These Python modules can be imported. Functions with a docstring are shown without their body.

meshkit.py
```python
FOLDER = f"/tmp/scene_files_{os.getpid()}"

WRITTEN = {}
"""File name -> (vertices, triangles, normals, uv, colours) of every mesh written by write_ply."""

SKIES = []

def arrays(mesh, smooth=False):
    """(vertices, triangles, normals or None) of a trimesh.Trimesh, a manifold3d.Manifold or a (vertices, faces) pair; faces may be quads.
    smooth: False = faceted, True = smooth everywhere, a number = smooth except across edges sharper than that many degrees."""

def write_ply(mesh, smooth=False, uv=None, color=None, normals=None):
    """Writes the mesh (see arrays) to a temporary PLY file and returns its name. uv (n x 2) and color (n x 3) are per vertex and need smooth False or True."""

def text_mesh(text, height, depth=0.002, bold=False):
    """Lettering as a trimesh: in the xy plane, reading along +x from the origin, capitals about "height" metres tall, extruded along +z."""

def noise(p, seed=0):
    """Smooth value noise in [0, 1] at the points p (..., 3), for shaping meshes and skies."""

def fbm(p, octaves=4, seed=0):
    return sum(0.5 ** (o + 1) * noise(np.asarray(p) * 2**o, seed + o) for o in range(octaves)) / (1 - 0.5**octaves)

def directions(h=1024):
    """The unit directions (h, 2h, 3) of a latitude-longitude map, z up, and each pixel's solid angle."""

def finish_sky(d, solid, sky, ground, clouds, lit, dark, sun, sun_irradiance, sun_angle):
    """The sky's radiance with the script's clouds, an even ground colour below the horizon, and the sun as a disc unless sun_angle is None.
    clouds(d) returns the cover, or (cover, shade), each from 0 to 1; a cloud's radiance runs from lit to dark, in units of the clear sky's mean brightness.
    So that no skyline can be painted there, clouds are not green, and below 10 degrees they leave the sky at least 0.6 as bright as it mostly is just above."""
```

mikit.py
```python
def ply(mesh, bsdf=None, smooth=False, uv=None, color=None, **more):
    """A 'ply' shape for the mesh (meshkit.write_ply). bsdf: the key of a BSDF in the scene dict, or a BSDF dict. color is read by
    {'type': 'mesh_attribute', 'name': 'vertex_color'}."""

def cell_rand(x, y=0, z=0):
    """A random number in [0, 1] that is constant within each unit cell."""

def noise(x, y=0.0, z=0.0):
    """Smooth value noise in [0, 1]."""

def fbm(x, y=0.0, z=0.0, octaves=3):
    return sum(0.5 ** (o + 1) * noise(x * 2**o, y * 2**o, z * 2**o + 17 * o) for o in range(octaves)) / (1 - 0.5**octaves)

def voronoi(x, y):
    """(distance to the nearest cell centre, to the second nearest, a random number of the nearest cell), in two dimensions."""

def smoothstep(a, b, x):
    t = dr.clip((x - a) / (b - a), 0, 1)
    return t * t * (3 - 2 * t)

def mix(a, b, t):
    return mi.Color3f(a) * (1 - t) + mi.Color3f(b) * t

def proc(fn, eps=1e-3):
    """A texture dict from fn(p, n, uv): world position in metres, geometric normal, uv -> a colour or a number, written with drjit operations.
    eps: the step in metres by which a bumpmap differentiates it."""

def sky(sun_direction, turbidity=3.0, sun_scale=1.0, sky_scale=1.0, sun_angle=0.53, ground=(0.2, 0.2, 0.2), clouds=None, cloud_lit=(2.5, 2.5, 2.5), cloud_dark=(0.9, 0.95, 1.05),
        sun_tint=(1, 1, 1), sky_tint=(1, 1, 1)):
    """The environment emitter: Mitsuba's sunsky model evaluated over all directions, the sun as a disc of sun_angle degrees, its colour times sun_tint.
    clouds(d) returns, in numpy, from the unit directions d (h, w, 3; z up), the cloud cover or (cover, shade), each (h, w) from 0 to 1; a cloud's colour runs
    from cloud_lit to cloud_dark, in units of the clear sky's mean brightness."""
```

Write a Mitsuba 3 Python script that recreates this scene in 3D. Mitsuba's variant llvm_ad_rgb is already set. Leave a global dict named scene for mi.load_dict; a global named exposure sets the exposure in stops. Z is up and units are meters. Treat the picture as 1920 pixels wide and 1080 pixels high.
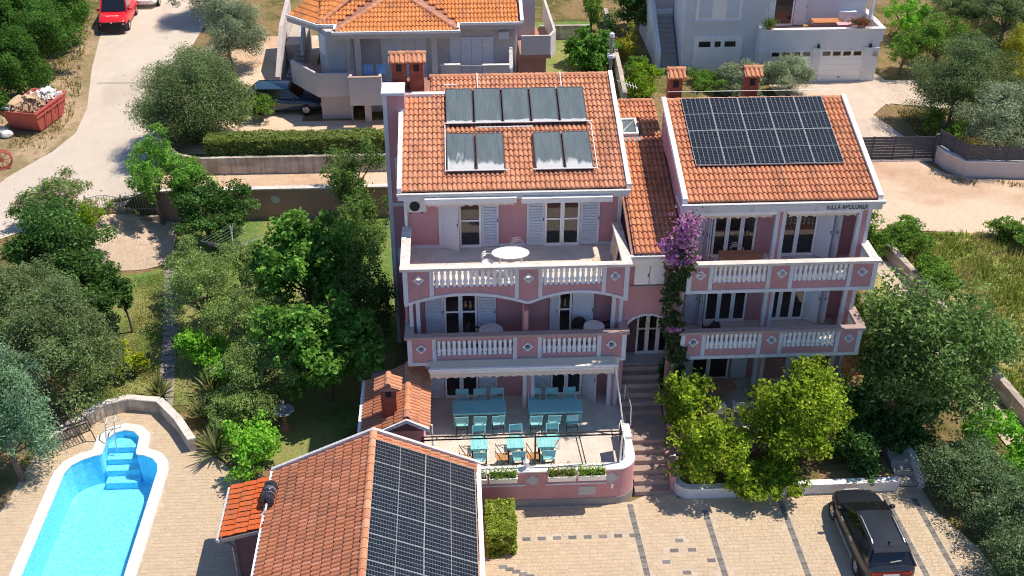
import math, random
import numpy as np, trimesh, mitsuba as mi, drjit as dr, mikit, meshkit
from shapely.geometry import Polygon, Point, box as sbox
from shapely import contains_xy
from scipy.spatial import Delaunay
T4 = mi.ScalarTransform4f
scene, labels = {}, {}
# ------------------------------------------------------------------ camera, sky, exposure
CAM = np.array([1.908, -32.615, 27.442])
ROT = np.array([[0.998597, -0.052831, 0.003521], [-0.025178, -0.532313, -0.846173], [0.046579, 0.844897, -0.532897]])
scene['camera'] = {'type': 'perspective', 'fov': math.degrees(2*math.atan(960/2111.)), 'fov_axis': 'x', 'near_clip': 0.5, 'far_clip': 2000.0,
    'to_world': T4().look_at(origin=CAM.tolist(), target=(CAM+ROT[2]*10).tolist(), up=(-ROT[1]).tolist())}
SUN = (0.49, 0.11, 1.0)
scene['sky'] = mikit.sky(SUN, turbidity=3, sun_tint=(0.97, 1.0, 1.05), sky_tint=(0.95, 1.0, 1.08))
exposure = 1.85
# ------------------------------------------------------------------ materials
fbm, noise, mix, sstep, crand, voro, proc = mikit.fbm, mikit.noise, mikit.mix, mikit.smoothstep, mikit.cell_rand, mikit.voronoi, mikit.proc
def rgb(c): return {'type': 'rgb', 'value': list(c)}
def bsdf(key, c, rough=0.7, spec=0.3, **k):
    scene[key] = {'type': 'twosided', 'bsdf': {'type': 'principled', 'base_color': c if isinstance(c, dict) else rgb(c), 'roughness': rough, 'specular': spec, **k}}
    return key
def bumped(key, c, h, scale, rough=0.85, spec=0.25, eps=5e-3):
    scene[key] = {'type': 'twosided', 'bsdf': {'type': 'bumpmap', 'arbitrary': proc(h, eps), 'scale': scale, 'bsdf': {'type': 'principled', 'base_color': c if isinstance(c, dict) else rgb(c), 'roughness': rough, 'specular': spec}}}
    return key
def f_pink(p, n, uv):
    a = fbm(p.x*0.7, p.y*0.7, p.z*0.9, 3); b = fbm(p.x*7, p.y*7, p.z*0.9, 3); g = fbm(p.x*1.7+5, p.y*1.7, p.z*0.35, 3)
    return mix(mix((0.48, 0.245, 0.26), (0.55, 0.30, 0.31), a), (0.33, 0.22, 0.22), sstep(0.5, 0.8, g*0.55+b*0.45)*0.55)*(0.92+0.14*b)
def f_white(p, n, uv):
    return mix(mix((0.66, 0.67, 0.68), (0.78, 0.78, 0.77), fbm(p.x*2, p.y*2, p.z*1.5, 3)), (0.45, 0.43, 0.40), sstep(0.55, 0.85, fbm(p.x*6, p.y*6, p.z*0.8, 3))*0.5)
def f_grime(p, n, uv):
    a = fbm(p.x*1.3, p.y*1.3, p.z*3, 3); s = fbm(p.x*9+p.y*9, p.z*0.8, 0.0, 2)
    return mix((0.30, 0.26, 0.22), (0.52, 0.47, 0.42), sstep(0.3, 0.7, a*0.6+s*0.4))
def f_mauve(p, n, uv):
    a = fbm(p.x*0.8, p.y*0.8, p.z*2, 3)
    return mix((0.30, 0.19, 0.17), (0.38, 0.25, 0.22), a)
def f_grey(p, n, uv):
    return mix((0.46, 0.43, 0.42), (0.55, 0.51, 0.50), fbm(p.x*1.5, p.y*1.5, p.z*1.2, 3))
def f_blue(p, n, uv):
    return mix((0.58, 0.61, 0.64), (0.68, 0.70, 0.71), fbm(p.x*1.2, p.y*1.2, p.z*0.8, 3))
def f_road(p, n, uv):
    a = fbm(p.x*0.25, p.y*0.25, 0.0, 4); b = fbm(p.x*2.2, p.y*2.2, 3.0, 3); c = noise(p.x*30, p.y*30)
    w = sstep(0.55, 0.75, fbm(p.x*0.5+9, p.y*0.13, 1.0, 3))
    return mix(mix((0.47, 0.415, 0.355), (0.58, 0.52, 0.45), a*0.6+b*0.4), (0.42, 0.36, 0.30), w*0.5)*(0.92+0.14*c)
def f_sand(p, n, uv):
    a = fbm(p.x*0.22, p.y*0.45, 0.0, 4); b = fbm(p.x*1.8, p.y*2.4, 3.0, 3); c = noise(p.x*22, p.y*22)
    return mix(mix((0.46, 0.29, 0.185), (0.64, 0.495, 0.37), sstep(0.25, 0.62, a)), (0.58, 0.47, 0.36), b*0.6)*(0.88+0.2*c)
def f_verge(p, n, uv):
    a = fbm(p.x*0.6, p.y*0.4, 0.0, 4); b = fbm(p.x*3, p.y*3, 3.0, 3)
    return mix(mix((0.26, 0.20, 0.12), (0.40, 0.30, 0.20), sstep(0.3, 0.65, a)), (0.20, 0.185, 0.08), sstep(0.5, 0.75, b)*0.7)*(0.8+0.35*noise(p.x*20, p.y*20))
def f_drive(p, n, uv):
    a = fbm(p.x*0.5, p.y*0.5, 0.0, 3)
    row = dr.floor(p.y/0.3); e = dr.minimum(dr.abs(p.y/0.3-row), dr.abs(p.x/0.4+0.5*row-dr.floor(p.x/0.4+0.5*row)))
    return mix((0.48, 0.40, 0.32), (0.60, 0.51, 0.42), a)*(0.86+0.14*sstep(0.0, 0.08, e))*(0.94+0.1*crand(p.x/0.4+0.5*row, row))
def f_ground(p, n, uv):
    a = fbm(p.x*0.6, p.y*0.6, 0.0, 4); b = fbm(p.x*3, p.y*3, 5.0, 3); c = noise(p.x*25, p.y*25)
    g = mix((0.115, 0.115, 0.04), (0.24, 0.18, 0.09), sstep(0.3, 0.6, a))
    return mix(g, (0.27, 0.185, 0.11), sstep(0.55, 0.7, b)*0.8)*(0.75+0.4*c)
def f_lawn(p, n, uv):
    a = fbm(p.x*0.45+3, p.y*0.45, 0.0, 4); b = fbm(p.x*4, p.y*4, 5.0, 3); c = noise(p.x*34, p.y*34)
    return mix(mix((0.135, 0.22, 0.06), (0.25, 0.27, 0.10), sstep(0.35, 0.62, a)), (0.29, 0.24, 0.12), sstep(0.55, 0.75, b)*0.5)*(0.75+0.4*c)
def f_field(p, n, uv):
    a = fbm(p.x*0.4, p.y*0.5, 0.0, 4); b = fbm(p.x*2.5, p.y*2.5, 5.0, 3)
    return mix(mix((0.22, 0.26, 0.075), (0.38, 0.36, 0.14), sstep(0.3, 0.65, a)), (0.24, 0.18, 0.09), sstep(0.5, 0.75, b)*0.6)
def f_deck(p, n, uv):
    row = dr.floor(p.y/0.165); ux = p.x/0.24+0.37*row; e = dr.minimum(dr.abs(p.y/0.165-row), 1.5*dr.abs(ux-dr.floor(ux)))
    return mix((0.47, 0.39, 0.30), (0.56, 0.48, 0.38), fbm(p.x*0.8, p.y*0.8, 0.0, 3))*(0.85+0.15*sstep(0.0, 0.1, e))*(0.9+0.16*crand(ux, row))
def f_pave(p, n, uv):
    row = dr.floor(p.x/0.12); uy = p.y/0.24+0.5*row; e = dr.minimum(dr.abs(p.x/0.12-row), 2*dr.abs(uy-dr.floor(uy)))
    return mix((0.42, 0.33, 0.26), (0.52, 0.42, 0.34), fbm(p.x*0.8, p.y*0.8, 0.0, 3))*(0.75+0.25*sstep(0.0, 0.12, e))*(0.92+0.14*crand(row, uy))
def f_floor(p, n, uv):
    row = dr.floor(p.y/0.3); ux = p.x/0.3+0.5*row; e = dr.minimum(dr.abs(p.y/0.3-row), dr.abs(ux-dr.floor(ux)))
    return mix((0.58, 0.525, 0.475), (0.68, 0.625, 0.57), fbm(p.x*3, p.y*3, p.z, 3))*(0.88+0.12*sstep(0.0, 0.05, e))*(0.93+0.12*crand(ux, row, p.z*3))
def f_terra(p, n, uv):
    return mix((0.30, 0.15, 0.11), (0.40, 0.22, 0.17), fbm(p.x*2, p.y*2, p.z*2, 3))
def f_brick(p, n, uv):
    row = dr.floor(p.z/0.075); h = (p.x+p.y)/0.22+0.5*row
    e = dr.minimum(1.2*dr.abs(p.z/0.075-row), 2.5*dr.abs(h-dr.floor(h)))
    return mix((0.20, 0.15, 0.12), mix((0.27, 0.055, 0.03), (0.36, 0.085, 0.045), crand(h, row)), sstep(0.05, 0.16, e))
def f_cell(p, n, uv):       # photovoltaic cells printed under the glass: six columns, two blocks of ten half cells
    x, y = uv.x*6, uv.y*20
    ex = dr.minimum(x-dr.floor(x), 1-(x-dr.floor(x))); ey = dr.minimum(y-dr.floor(y), 1-(y-dr.floor(y)))
    mid = dr.abs(uv.y-0.5); b = x*4; bb = dr.abs(b-dr.floor(b)-0.5)
    line = dr.maximum(dr.maximum((1-sstep(0.025, 0.065, ex))*0.85, (1-sstep(0.04, 0.11, ey))*0.22), (1-sstep(0.004, 0.009, mid))*0.9)
    c = mix((0.008, 0.012, 0.022), (0.014, 0.02, 0.032), crand(x, y, p.z*0.2))
    return mix(c, (0.42, 0.45, 0.48), line*0.7+0.04*(1-sstep(0.03, 0.1, bb)))
def f_coll(p, n, uv):       # flat plate collector: absorber strips, chalky stain along the low edge
    s = uv.x*16; st = dr.abs(s-dr.floor(s)-0.5)
    base = mix((0.095, 0.125, 0.14), (0.15, 0.19, 0.205), fbm(p.x*9, p.y*1.5, 0.0, 3))*(0.85+0.25*sstep(0.05, 0.3, st))
    edge = 0.05+0.42*fbm(p.x*1.1+3, dr.floor(p.y*0.45)*3.7, 0.0, 2)*fbm(p.x*7, p.y*2.2, 2.0, 4)*1.7
    lowrow = sstep(5.9, 5.4, p.y)
    k = 1-sstep(0.5, 1.1, uv.y/(edge*(0.28+0.9*lowrow)))
    return mix(base, (0.60, 0.62, 0.63), k*0.85)
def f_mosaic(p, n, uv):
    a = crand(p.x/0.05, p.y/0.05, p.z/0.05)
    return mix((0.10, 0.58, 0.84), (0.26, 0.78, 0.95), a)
def f_bark(p, n, uv): return mix((0.10, 0.08, 0.06), (0.23, 0.19, 0.15), fbm(p.x*12, p.y*12, p.z*4, 3))
def f_stone(p, n, uv):
    d1, d2, r = voro(p.x*1.4, p.y*1.4)
    return mix((0.15, 0.12, 0.09), mix((0.25, 0.21, 0.17), (0.34, 0.29, 0.25), r), sstep(0.03, 0.12, d2-d1))
def f_teal(p, n, uv): return mix((0.21, 0.56, 0.60), (0.30, 0.66, 0.69), fbm(p.x*5, p.y*5, p.z*5, 2))
def f_wood(p, n, uv): return mix((0.40, 0.16, 0.075), (0.52, 0.24, 0.12), fbm(p.x*1.2, p.y*22, p.z*22, 3))
def h_fine(p, n, uv): return fbm(p.x*22, p.y*22, p.z*22, 2)
def h_soil(p, n, uv): return fbm(p.x*5, p.y*5, 0.0, 4)
bumped('pink', proc(f_pink), h_fine, 0.004, 0.9)
bumped('white', proc(f_white), h_fine, 0.002, 0.75)
bsdf('grime', proc(f_grime), 0.9); bsdf('mauve', proc(f_mauve), 0.9)
bsdf('house_grey', proc(f_grey), 0.9); bsdf('house_blue', proc(f_blue), 0.9)
bumped('road_m', proc(f_road), h_soil, 0.01, 0.95); bumped('sand_m', proc(f_sand), h_soil, 0.05, 0.97)
bsdf('drive_m', proc(f_drive), 0.95); bumped('verge_m', proc(f_verge), h_soil, 0.06, 0.97)
bumped('ground_m', proc(f_ground), h_soil, 0.12, 1.0, 0.05); bumped('lawn_m', proc(f_lawn), h_soil, 0.05, 1.0, 0.05); bumped('field_m', proc(f_field), h_soil, 0.12, 1.0, 0.05)
bsdf('deck_m', proc(f_deck), 0.9); bsdf('pave_m', proc(f_pave), 0.9); bsdf('floor_m', proc(f_floor), 0.7)
bsdf('terra', proc(f_terra), 0.8); bsdf('brick', proc(f_brick), 0.85)
bsdf('pv', proc(f_cell), 0.15, 0.3); bsdf('coll', proc(f_coll), 0.25, 0.5)
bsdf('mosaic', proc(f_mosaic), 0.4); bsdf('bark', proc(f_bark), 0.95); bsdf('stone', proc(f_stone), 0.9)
bsdf('teal', proc(f_teal), 0.5); bsdf('wood', proc(f_wood), 0.5)
bsdf('vcol', {'type': 'mesh_attribute', 'name': 'vertex_color'}, 0.8, 0.25)
def f_dirt(p, n, uv): return sstep(0.48, 0.72, fbm(p.x*1.6, p.y*0.55, p.z*0.8, 4)*0.75+0.25*noise(p.x*9, p.y*4, p.z*4))*0.5
scene['tile_m'] = {'type': 'twosided', 'bsdf': {'type': 'blendbsdf', 'weight': proc(f_dirt), 'a': {'type': 'principled', 'base_color': {'type': 'mesh_attribute', 'name': 'vertex_color'}, 'roughness': 0.75, 'specular': 0.3}, 'b': {'type': 'principled', 'base_color': rgb((0.30, 0.15, 0.095)), 'roughness': 0.9, 'specular': 0.1}}}
scene['leaf'] = {'type': 'principledthin', 'base_color': {'type': 'mesh_attribute', 'name': 'vertex_color'}, 'roughness': 0.33, 'diff_trans': 1.0, 'eta': 1.45}
def f_trim(p, n, uv): return mix((0.62, 0.65, 0.70), (0.42, 0.43, 0.45), sstep(0.5, 0.85, fbm(p.x*5, p.y*5, p.z*1.1, 4))*0.6)
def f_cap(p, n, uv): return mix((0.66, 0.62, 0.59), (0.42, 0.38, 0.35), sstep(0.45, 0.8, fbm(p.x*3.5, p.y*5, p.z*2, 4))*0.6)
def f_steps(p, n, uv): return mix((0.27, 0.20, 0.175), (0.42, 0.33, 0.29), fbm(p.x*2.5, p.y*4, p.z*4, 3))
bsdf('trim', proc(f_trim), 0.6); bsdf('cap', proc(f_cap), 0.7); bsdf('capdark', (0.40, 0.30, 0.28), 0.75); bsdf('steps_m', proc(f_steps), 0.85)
bsdf('gutter', (0.60, 0.62, 0.63), 0.4); bsdf('gloss_white', (0.80, 0.80, 0.79), 0.35, 0.5); bsdf('shutter', (0.63, 0.66, 0.70), 0.5)
scene['pane'] = {'type': 'twosided', 'bsdf': {'type': 'plastic', 'diffuse_reflectance': rgb((0.012, 0.013, 0.016)), 'int_ior': 1.75}}
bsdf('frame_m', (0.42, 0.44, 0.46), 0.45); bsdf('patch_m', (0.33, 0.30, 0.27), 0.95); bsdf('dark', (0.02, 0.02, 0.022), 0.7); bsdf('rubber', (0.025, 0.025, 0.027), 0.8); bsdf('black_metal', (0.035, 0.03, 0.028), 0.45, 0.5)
bsdf('grey_metal', (0.30, 0.31, 0.33), 0.4, 0.5, metallic=0.4); bsdf('alu', (0.72, 0.73, 0.75), 0.3, 0.5, metallic=0.7); bsdf('fence_grey', (0.075, 0.08, 0.10), 0.5)
bsdf('concrete', (0.40, 0.37, 0.34), 0.9); bsdf('plinth', (0.27, 0.26, 0.26), 0.9); bsdf('diamond_grey', (0.42, 0.44, 0.45), 0.8)
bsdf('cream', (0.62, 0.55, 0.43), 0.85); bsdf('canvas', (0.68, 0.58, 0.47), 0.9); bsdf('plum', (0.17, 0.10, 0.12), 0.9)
def f_coping(p, n, uv):
    gx, gy = p.x/0.5, p.y/0.5; e = dr.minimum(dr.abs(gx-dr.round(gx)), dr.abs(gy-dr.round(gy)))
    return mix((0.80, 0.78, 0.75), (0.58, 0.54, 0.49), sstep(0.5, 0.8, fbm(p.x*2.5, p.y*2.5, 0.0, 4))*0.6)*(0.80+0.2*sstep(0.0, 0.035, e))
bsdf('coping_m', proc(f_coping), 0.7)
scene['water_m'] = {'type': 'thindielectric', 'int_ior': 1.33}
scene['glass'] = {'type': 'thindielectric', 'int_ior': 1.5}
bsdf('paint_black', (0.014, 0.017, 0.026), 0.25, 0.6, clearcoat=1.0, clearcoat_gloss=0.97); bsdf('paint_red', (0.62, 0.012, 0.022), 0.3, 0.5, clearcoat=1.0, clearcoat_gloss=0.95)
bsdf('paint_blue', (0.02, 0.05, 0.09), 0.3, 0.5, clearcoat=1.0, clearcoat_gloss=0.95); bsdf('skip_red', (0.46, 0.11, 0.09), 0.7); bsdf('lamp_red', (0.25, 0.01, 0.01), 0.2, 0.5)
bsdf('blue_cloth', (0.16, 0.33, 0.62), 0.9); bsdf('wrap', (0.025, 0.03, 0.04), 0.28, 0.6); bsdf('chair_wood', (0.48, 0.25, 0.10), 0.6); bsdf('rust', (0.42, 0.12, 0.08), 0.8)
bsdf('kraft', (0.46, 0.34, 0.23), 0.9); bsdf('pinktable', (0.60, 0.36, 0.42), 0.8); bsdf('letter_grey', (0.10, 0.10, 0.13), 0.7); bsdf('stone_statue', (0.36, 0.36, 0.40), 0.85)
# ------------------------------------------------------------------ builders
class B:
    def __init__(s): s.v, s.f, s.n = [], [], 0
    def add(s, v, f):
        v = np.asarray(v, float); f = np.asarray(f, int)
        if f.shape[1] == 4: f = np.vstack([f[:, [0, 1, 2]], f[:, [0, 2, 3]]])
        s.v.append(v); s.f.append(f+s.n); s.n += len(v); return s
    def mesh(s): return np.vstack(s.v), np.vstack(s.f)
    def tm(s, m): return s.add(m.vertices, m.faces)
    def box(s, x0, x1, y0, y1, z0, z1): return s.obox(((x0+x1)/2, (y0+y1)/2, (z0+z1)/2), (x1-x0, y1-y0, z1-z0))
    def obox(s, c, d, R=None):
        v = np.array([[x, y, z] for x in (-.5, .5) for y in (-.5, .5) for z in (-.5, .5)])*np.array(d)
        if R is not None: v = v@np.asarray(R).T
        return s.add(v+np.array(c), [[0, 1, 3, 2], [4, 6, 7, 5], [0, 4, 5, 1], [2, 3, 7, 6], [0, 2, 6, 4], [1, 5, 7, 3]])
    def bar(s, a, b, w, h=None):
        a, b = np.array(a, float), np.array(b, float); d = b-a; L = np.linalg.norm(d); d /= L
        u = np.cross(d, [0, 0, 1] if abs(d[2]) < .95 else [1, 0, 0]); u /= np.linalg.norm(u); k = np.cross(u, d)
        return s.obox((a+b)/2, (w, L, h or w), np.stack([u, d, k], 1))
    def tube(s, pts, r, n=6):
        pts = np.array(pts, float); r = np.broadcast_to(r, len(pts)); N = len(pts); ang = np.arange(n)*2*np.pi/n; rings = []
        for i in range(N):
            d = pts[min(i+1, N-1)]-pts[max(i-1, 0)]; d /= np.linalg.norm(d)+1e-12
            u = np.cross(d, [0.13, 0.05, 1] if abs(d[2]) < .9 else [1, 0.1, 0]); u /= np.linalg.norm(u); k = np.cross(d, u)
            rings.append(pts[i]+r[i]*(np.cos(ang)[:, None]*u+np.sin(ang)[:, None]*k))
        f = [[i*n+j, i*n+(j+1) % n, (i+1)*n+(j+1) % n, (i+1)*n+j] for i in range(N-1) for j in range(n)]
        s.add(np.vstack(rings), f)
        for i, o in ((0, 1), (N-1, 0)):
            s.add(np.vstack([rings[i], pts[i:i+1]]), [[n, (j+o) % n, (j+1-o) % n] for j in range(n)])
        return s
    def lathe(s, prof, n=10, c=(0, 0, 0)):
        ang = np.arange(n)*2*np.pi/n; v = np.array([[r*math.cos(a), r*math.sin(a), z] for r, z in prof for a in ang])+np.array(c)
        f = [[i*n+j, i*n+(j+1) % n, (i+1)*n+(j+1) % n, (i+1)*n+j] for i in range(len(prof)-1) for j in range(n)]
        return s.add(v, f)
    def prism(s, poly, d0, d1, plane='xz'):
        if not isinstance(poly, Polygon): poly = Polygon(poly)
        m = trimesh.creation.extrude_polygon(poly, d1-d0, engine='earcut'); v = m.vertices.copy(); v[:, 2] += d0
        v = {'xy': v, 'xz': v[:, [0, 2, 1]], 'yz': v[:, [2, 0, 1]]}[plane]
        return s.add(v, m.faces[:, ::-1] if plane == 'xz' else m.faces)
    def quad(s, *p): return s.add(np.array(p), [list(range(len(p)))] if len(p) != 4 else [[0, 1, 2, 3]])
    def xf(s, R, t=(0, 0, 0)):
        s.v = [v@np.asarray(R).T+np.array(t) for v in s.v]; return s
def rotz(a): a = math.radians(a); return np.array([[math.cos(a), -math.sin(a), 0], [math.sin(a), math.cos(a), 0], [0, 0, 1]])
def mat4(R, t):
    m = np.eye(4); m[:3, :3] = R; m[:3, 3] = t; return T4(m)
_used = {}
def nm(k):
    i = _used.get(k, -1)+1; _used[k] = i
    return k if i == 0 else f'{k}_{i:03d}'
def thing(name, label, cat, group=None, kind=None):
    k = nm(name); labels[k] = {'label': label, 'category': cat}
    if group: labels[k]['group'] = group
    if kind: labels[k]['kind'] = kind
    return k
def P(parent, name, mesh, m, smooth=False, tw=None, kind=None, label=None):
    k = nm(parent+'__'+name)
    if isinstance(mesh, B): mesh = mesh.mesh()
    d = dict(mesh) if isinstance(mesh, dict) else mikit.ply(mesh, m, smooth=smooth)
    if tw is not None: d['to_world'] = tw
    scene[k] = d
    if kind or label: labels[k] = {**({'kind': kind} if kind else {}), **({'label': label} if label else {})}
    return k
def S(key, mesh, m, smooth=False, color=None):       # a whole thing that is one mesh, or a piece of the setting
    scene[key] = mikit.ply(mesh.mesh() if isinstance(mesh, B) else mesh, m, smooth=smooth, color=color); return key
def setting(name, mesh, m, smooth=False):
    k = nm(name); S(k, mesh, m, smooth); labels[k] = {'kind': 'structure'}; return k
def single(name, label, cat, mesh, m, group=None, smooth=False, kind=None):
    k = thing(name, label, cat, group, kind); return S(k, mesh, m, smooth)
def bx(*a): return B().box(*a)
class Tpl:                                             # one thing built once; put() adds an entry per part under the copy's own key
    def __init__(s): s.parts = []
    def add(s, path, mesh, m, smooth=False): s.parts.append((path, mikit.ply(mesh.mesh() if isinstance(mesh, B) else mesh, m, smooth=smooth))); return s
    def put(s, root, tw):
        for path, d in s.parts:
            pre, _, last = path.rpartition('__')
            scene[nm(root+'__'+(pre+'__' if pre else '')+last)] = {**d, 'to_world': tw}
        return root
# ------------------------------------------------------------------ terrain
def ss(a, b, x):
    t = np.clip((np.asarray(x, float)-a)/(b-a), 0, 1); return t*t*(3-2*t)
W1, W2 = 16.5, 18.3
def H(x, y):
    x = np.asarray(x, float); y = np.asarray(y, float)
    g = 0.9*ss(2.5, 13, y); g = np.where(y > W1, 2.45, g); g = np.where(y > W2, 2.5, g)
    wl = ss(-12., -15., x); wr = ss(15.5, 18, x)
    h = g*(1-wl)+2.0*ss(3, 14, y)*wl
    return h*(1-wr)+2.0*ss(-1, 11, y)*wr
def sheet(poly, dz, step=0.5):
    pg = Polygon(poly); x0, y0, x1, y1 = pg.bounds
    gx, gy = np.meshgrid(np.arange(x0+step/2, x1, step), np.arange(y0+step/2, y1, step)); q = np.c_[gx.ravel(), gy.ravel()]
    q = q[contains_xy(pg.buffer(-step*.3), q[:, 0], q[:, 1])]
    L = pg.exterior.length; e = np.array([pg.exterior.interpolate(t).coords[0] for t in np.arange(0, L, step)])
    q = np.vstack([q, e, np.array(pg.exterior.coords)[:-1]]); q = np.unique(np.round(q, 4), axis=0)
    t = Delaunay(q).simplices; c = q[t].mean(1); t = t[contains_xy(pg, c[:, 0], c[:, 1])]
    a = q[t]; area = (a[:, 1, 0]-a[:, 0, 0])*(a[:, 2, 1]-a[:, 0, 1])-(a[:, 2, 0]-a[:, 0, 0])*(a[:, 1, 1]-a[:, 0, 1])
    t = np.where((area < 0)[:, None], t[:, ::-1], t)
    return np.c_[q, H(q[:, 0], q[:, 1])+dz], t
POOL_IN = Polygon([(-12.55, -12), (-12.56, -0.95), (-12.42, -0.5), (-12.1, -0.2), (-11.75, -0.02), (-11.47, 0.05), (-11.5, 0.95), (-11.3, 1.3), (-10.95, 1.45), (-10.55, 1.35), (-10.25, 1.0), (-10.17, 0.0), (-9.85, -0.06), (-9.5, -0.25), (-9.25, -0.6), (-9.17, -0.95), (-9.17, -12)]).buffer(0.15).buffer(-0.15)
POOL_OUT = POOL_IN.buffer(0.36)
xs = np.unique(np.r_[-320, -160, -80, -50, np.arange(-38, 46, 0.5), 60, 100, 180, 320]); ys = np.unique(np.r_[-200, -80, -40, -20, np.arange(-14, 56, 0.5), 70, 110, 200, 400, W1-.002, W1+.002, W2-.002, W2+.002])
gx, gy = np.meshgrid(xs, ys); q = np.c_[gx.ravel(), gy.ravel()]; gz = H(q[:, 0], q[:, 1])
i = np.arange(len(ys)-1)[:, None]*len(xs)+np.arange(len(xs)-1); i = i.ravel(); f = np.c_[i, i+1, i+1+len(xs), i+len(xs)]
c = q[f].mean(1); f = f[~contains_xy(POOL_OUT.buffer(0.3), c[:, 0], c[:, 1])]
setting('ground', (np.c_[q, gz-0.02], f), 'ground_m', True)
setting('road', sheet([(-21.3, 14.5), (-20.6, 19.2), (-19.2, 22.2), (-18.6, 24.5), (-18.9, 28), (-20.2, 34), (-21.2, 40), (-23.2, 60), (-16.5, 60), (-14.6, 45), (-14.9, 36), (-15.3, 29.5), (-13.4, 24), (-12.9, 20.2), (-12.6, 17.6), (-13.2, 16.8), (-16.0, 15.2), (-20, 12.2), (-27, 8), (-30, 16)], 0.012, 0.7), 'road_m', True)
setting('verge', sheet([(-24.5, 14), (-24.2, 30), (-22.6, 42), (-20.9, 42), (-19.6, 33), (-18.8, 28), (-18.5, 24.5), (-20.4, 19), (-22, 14)], 0.004, .7), 'verge_m', True)
setting('asphalt_patch', sheet([(-16.85, 32.15), (-15.6, 32.1), (-15.4, 30.8), (-16.7, 30.8)], 0.024, .4), 'patch_m'); setting('asphalt_patch', sheet([(-19.3, 31.75), (-16.8, 31.7), (-16.8, 31.55), (-19.3, 31.6)], 0.024, .3), 'patch_m')
setting('road_shoulder', sheet([(-15.3, 29.5), (-14.95, 36), (-12.4, 38), (-13.2, 32), (-12.6, 26), (-12.4, 21), (-12.9, 20.2), (-13.4, 24)], 0.02, 0.6), 'deck_m', True)
setting('lane', sheet([(-12.9, W1+.05), (-12.6, W2-.03), (0.5, W2-.03), (0.5, W1+.05)], 0.01, 0.5), 'sand_m', True)
setting('dirt_road', sheet([(15, 11.9), (16, 19.1), (26, 19.1), (26.6, 17.6), (27.8, 16.9), (46, 15.4), (46, 10.0), (27, 11.3), (21.5, 12.0)], 0.012, 0.6), 'sand_m', True)
setting('driveway', sheet([(20.9, 19.4), (20.6, 30.3), (30.0, 30.0), (30.3, 25.6), (26.7, 26.6), (25.4, 25), (26.8, 19.4)], 0.012, 0.6), 'drive_m', True)
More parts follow.
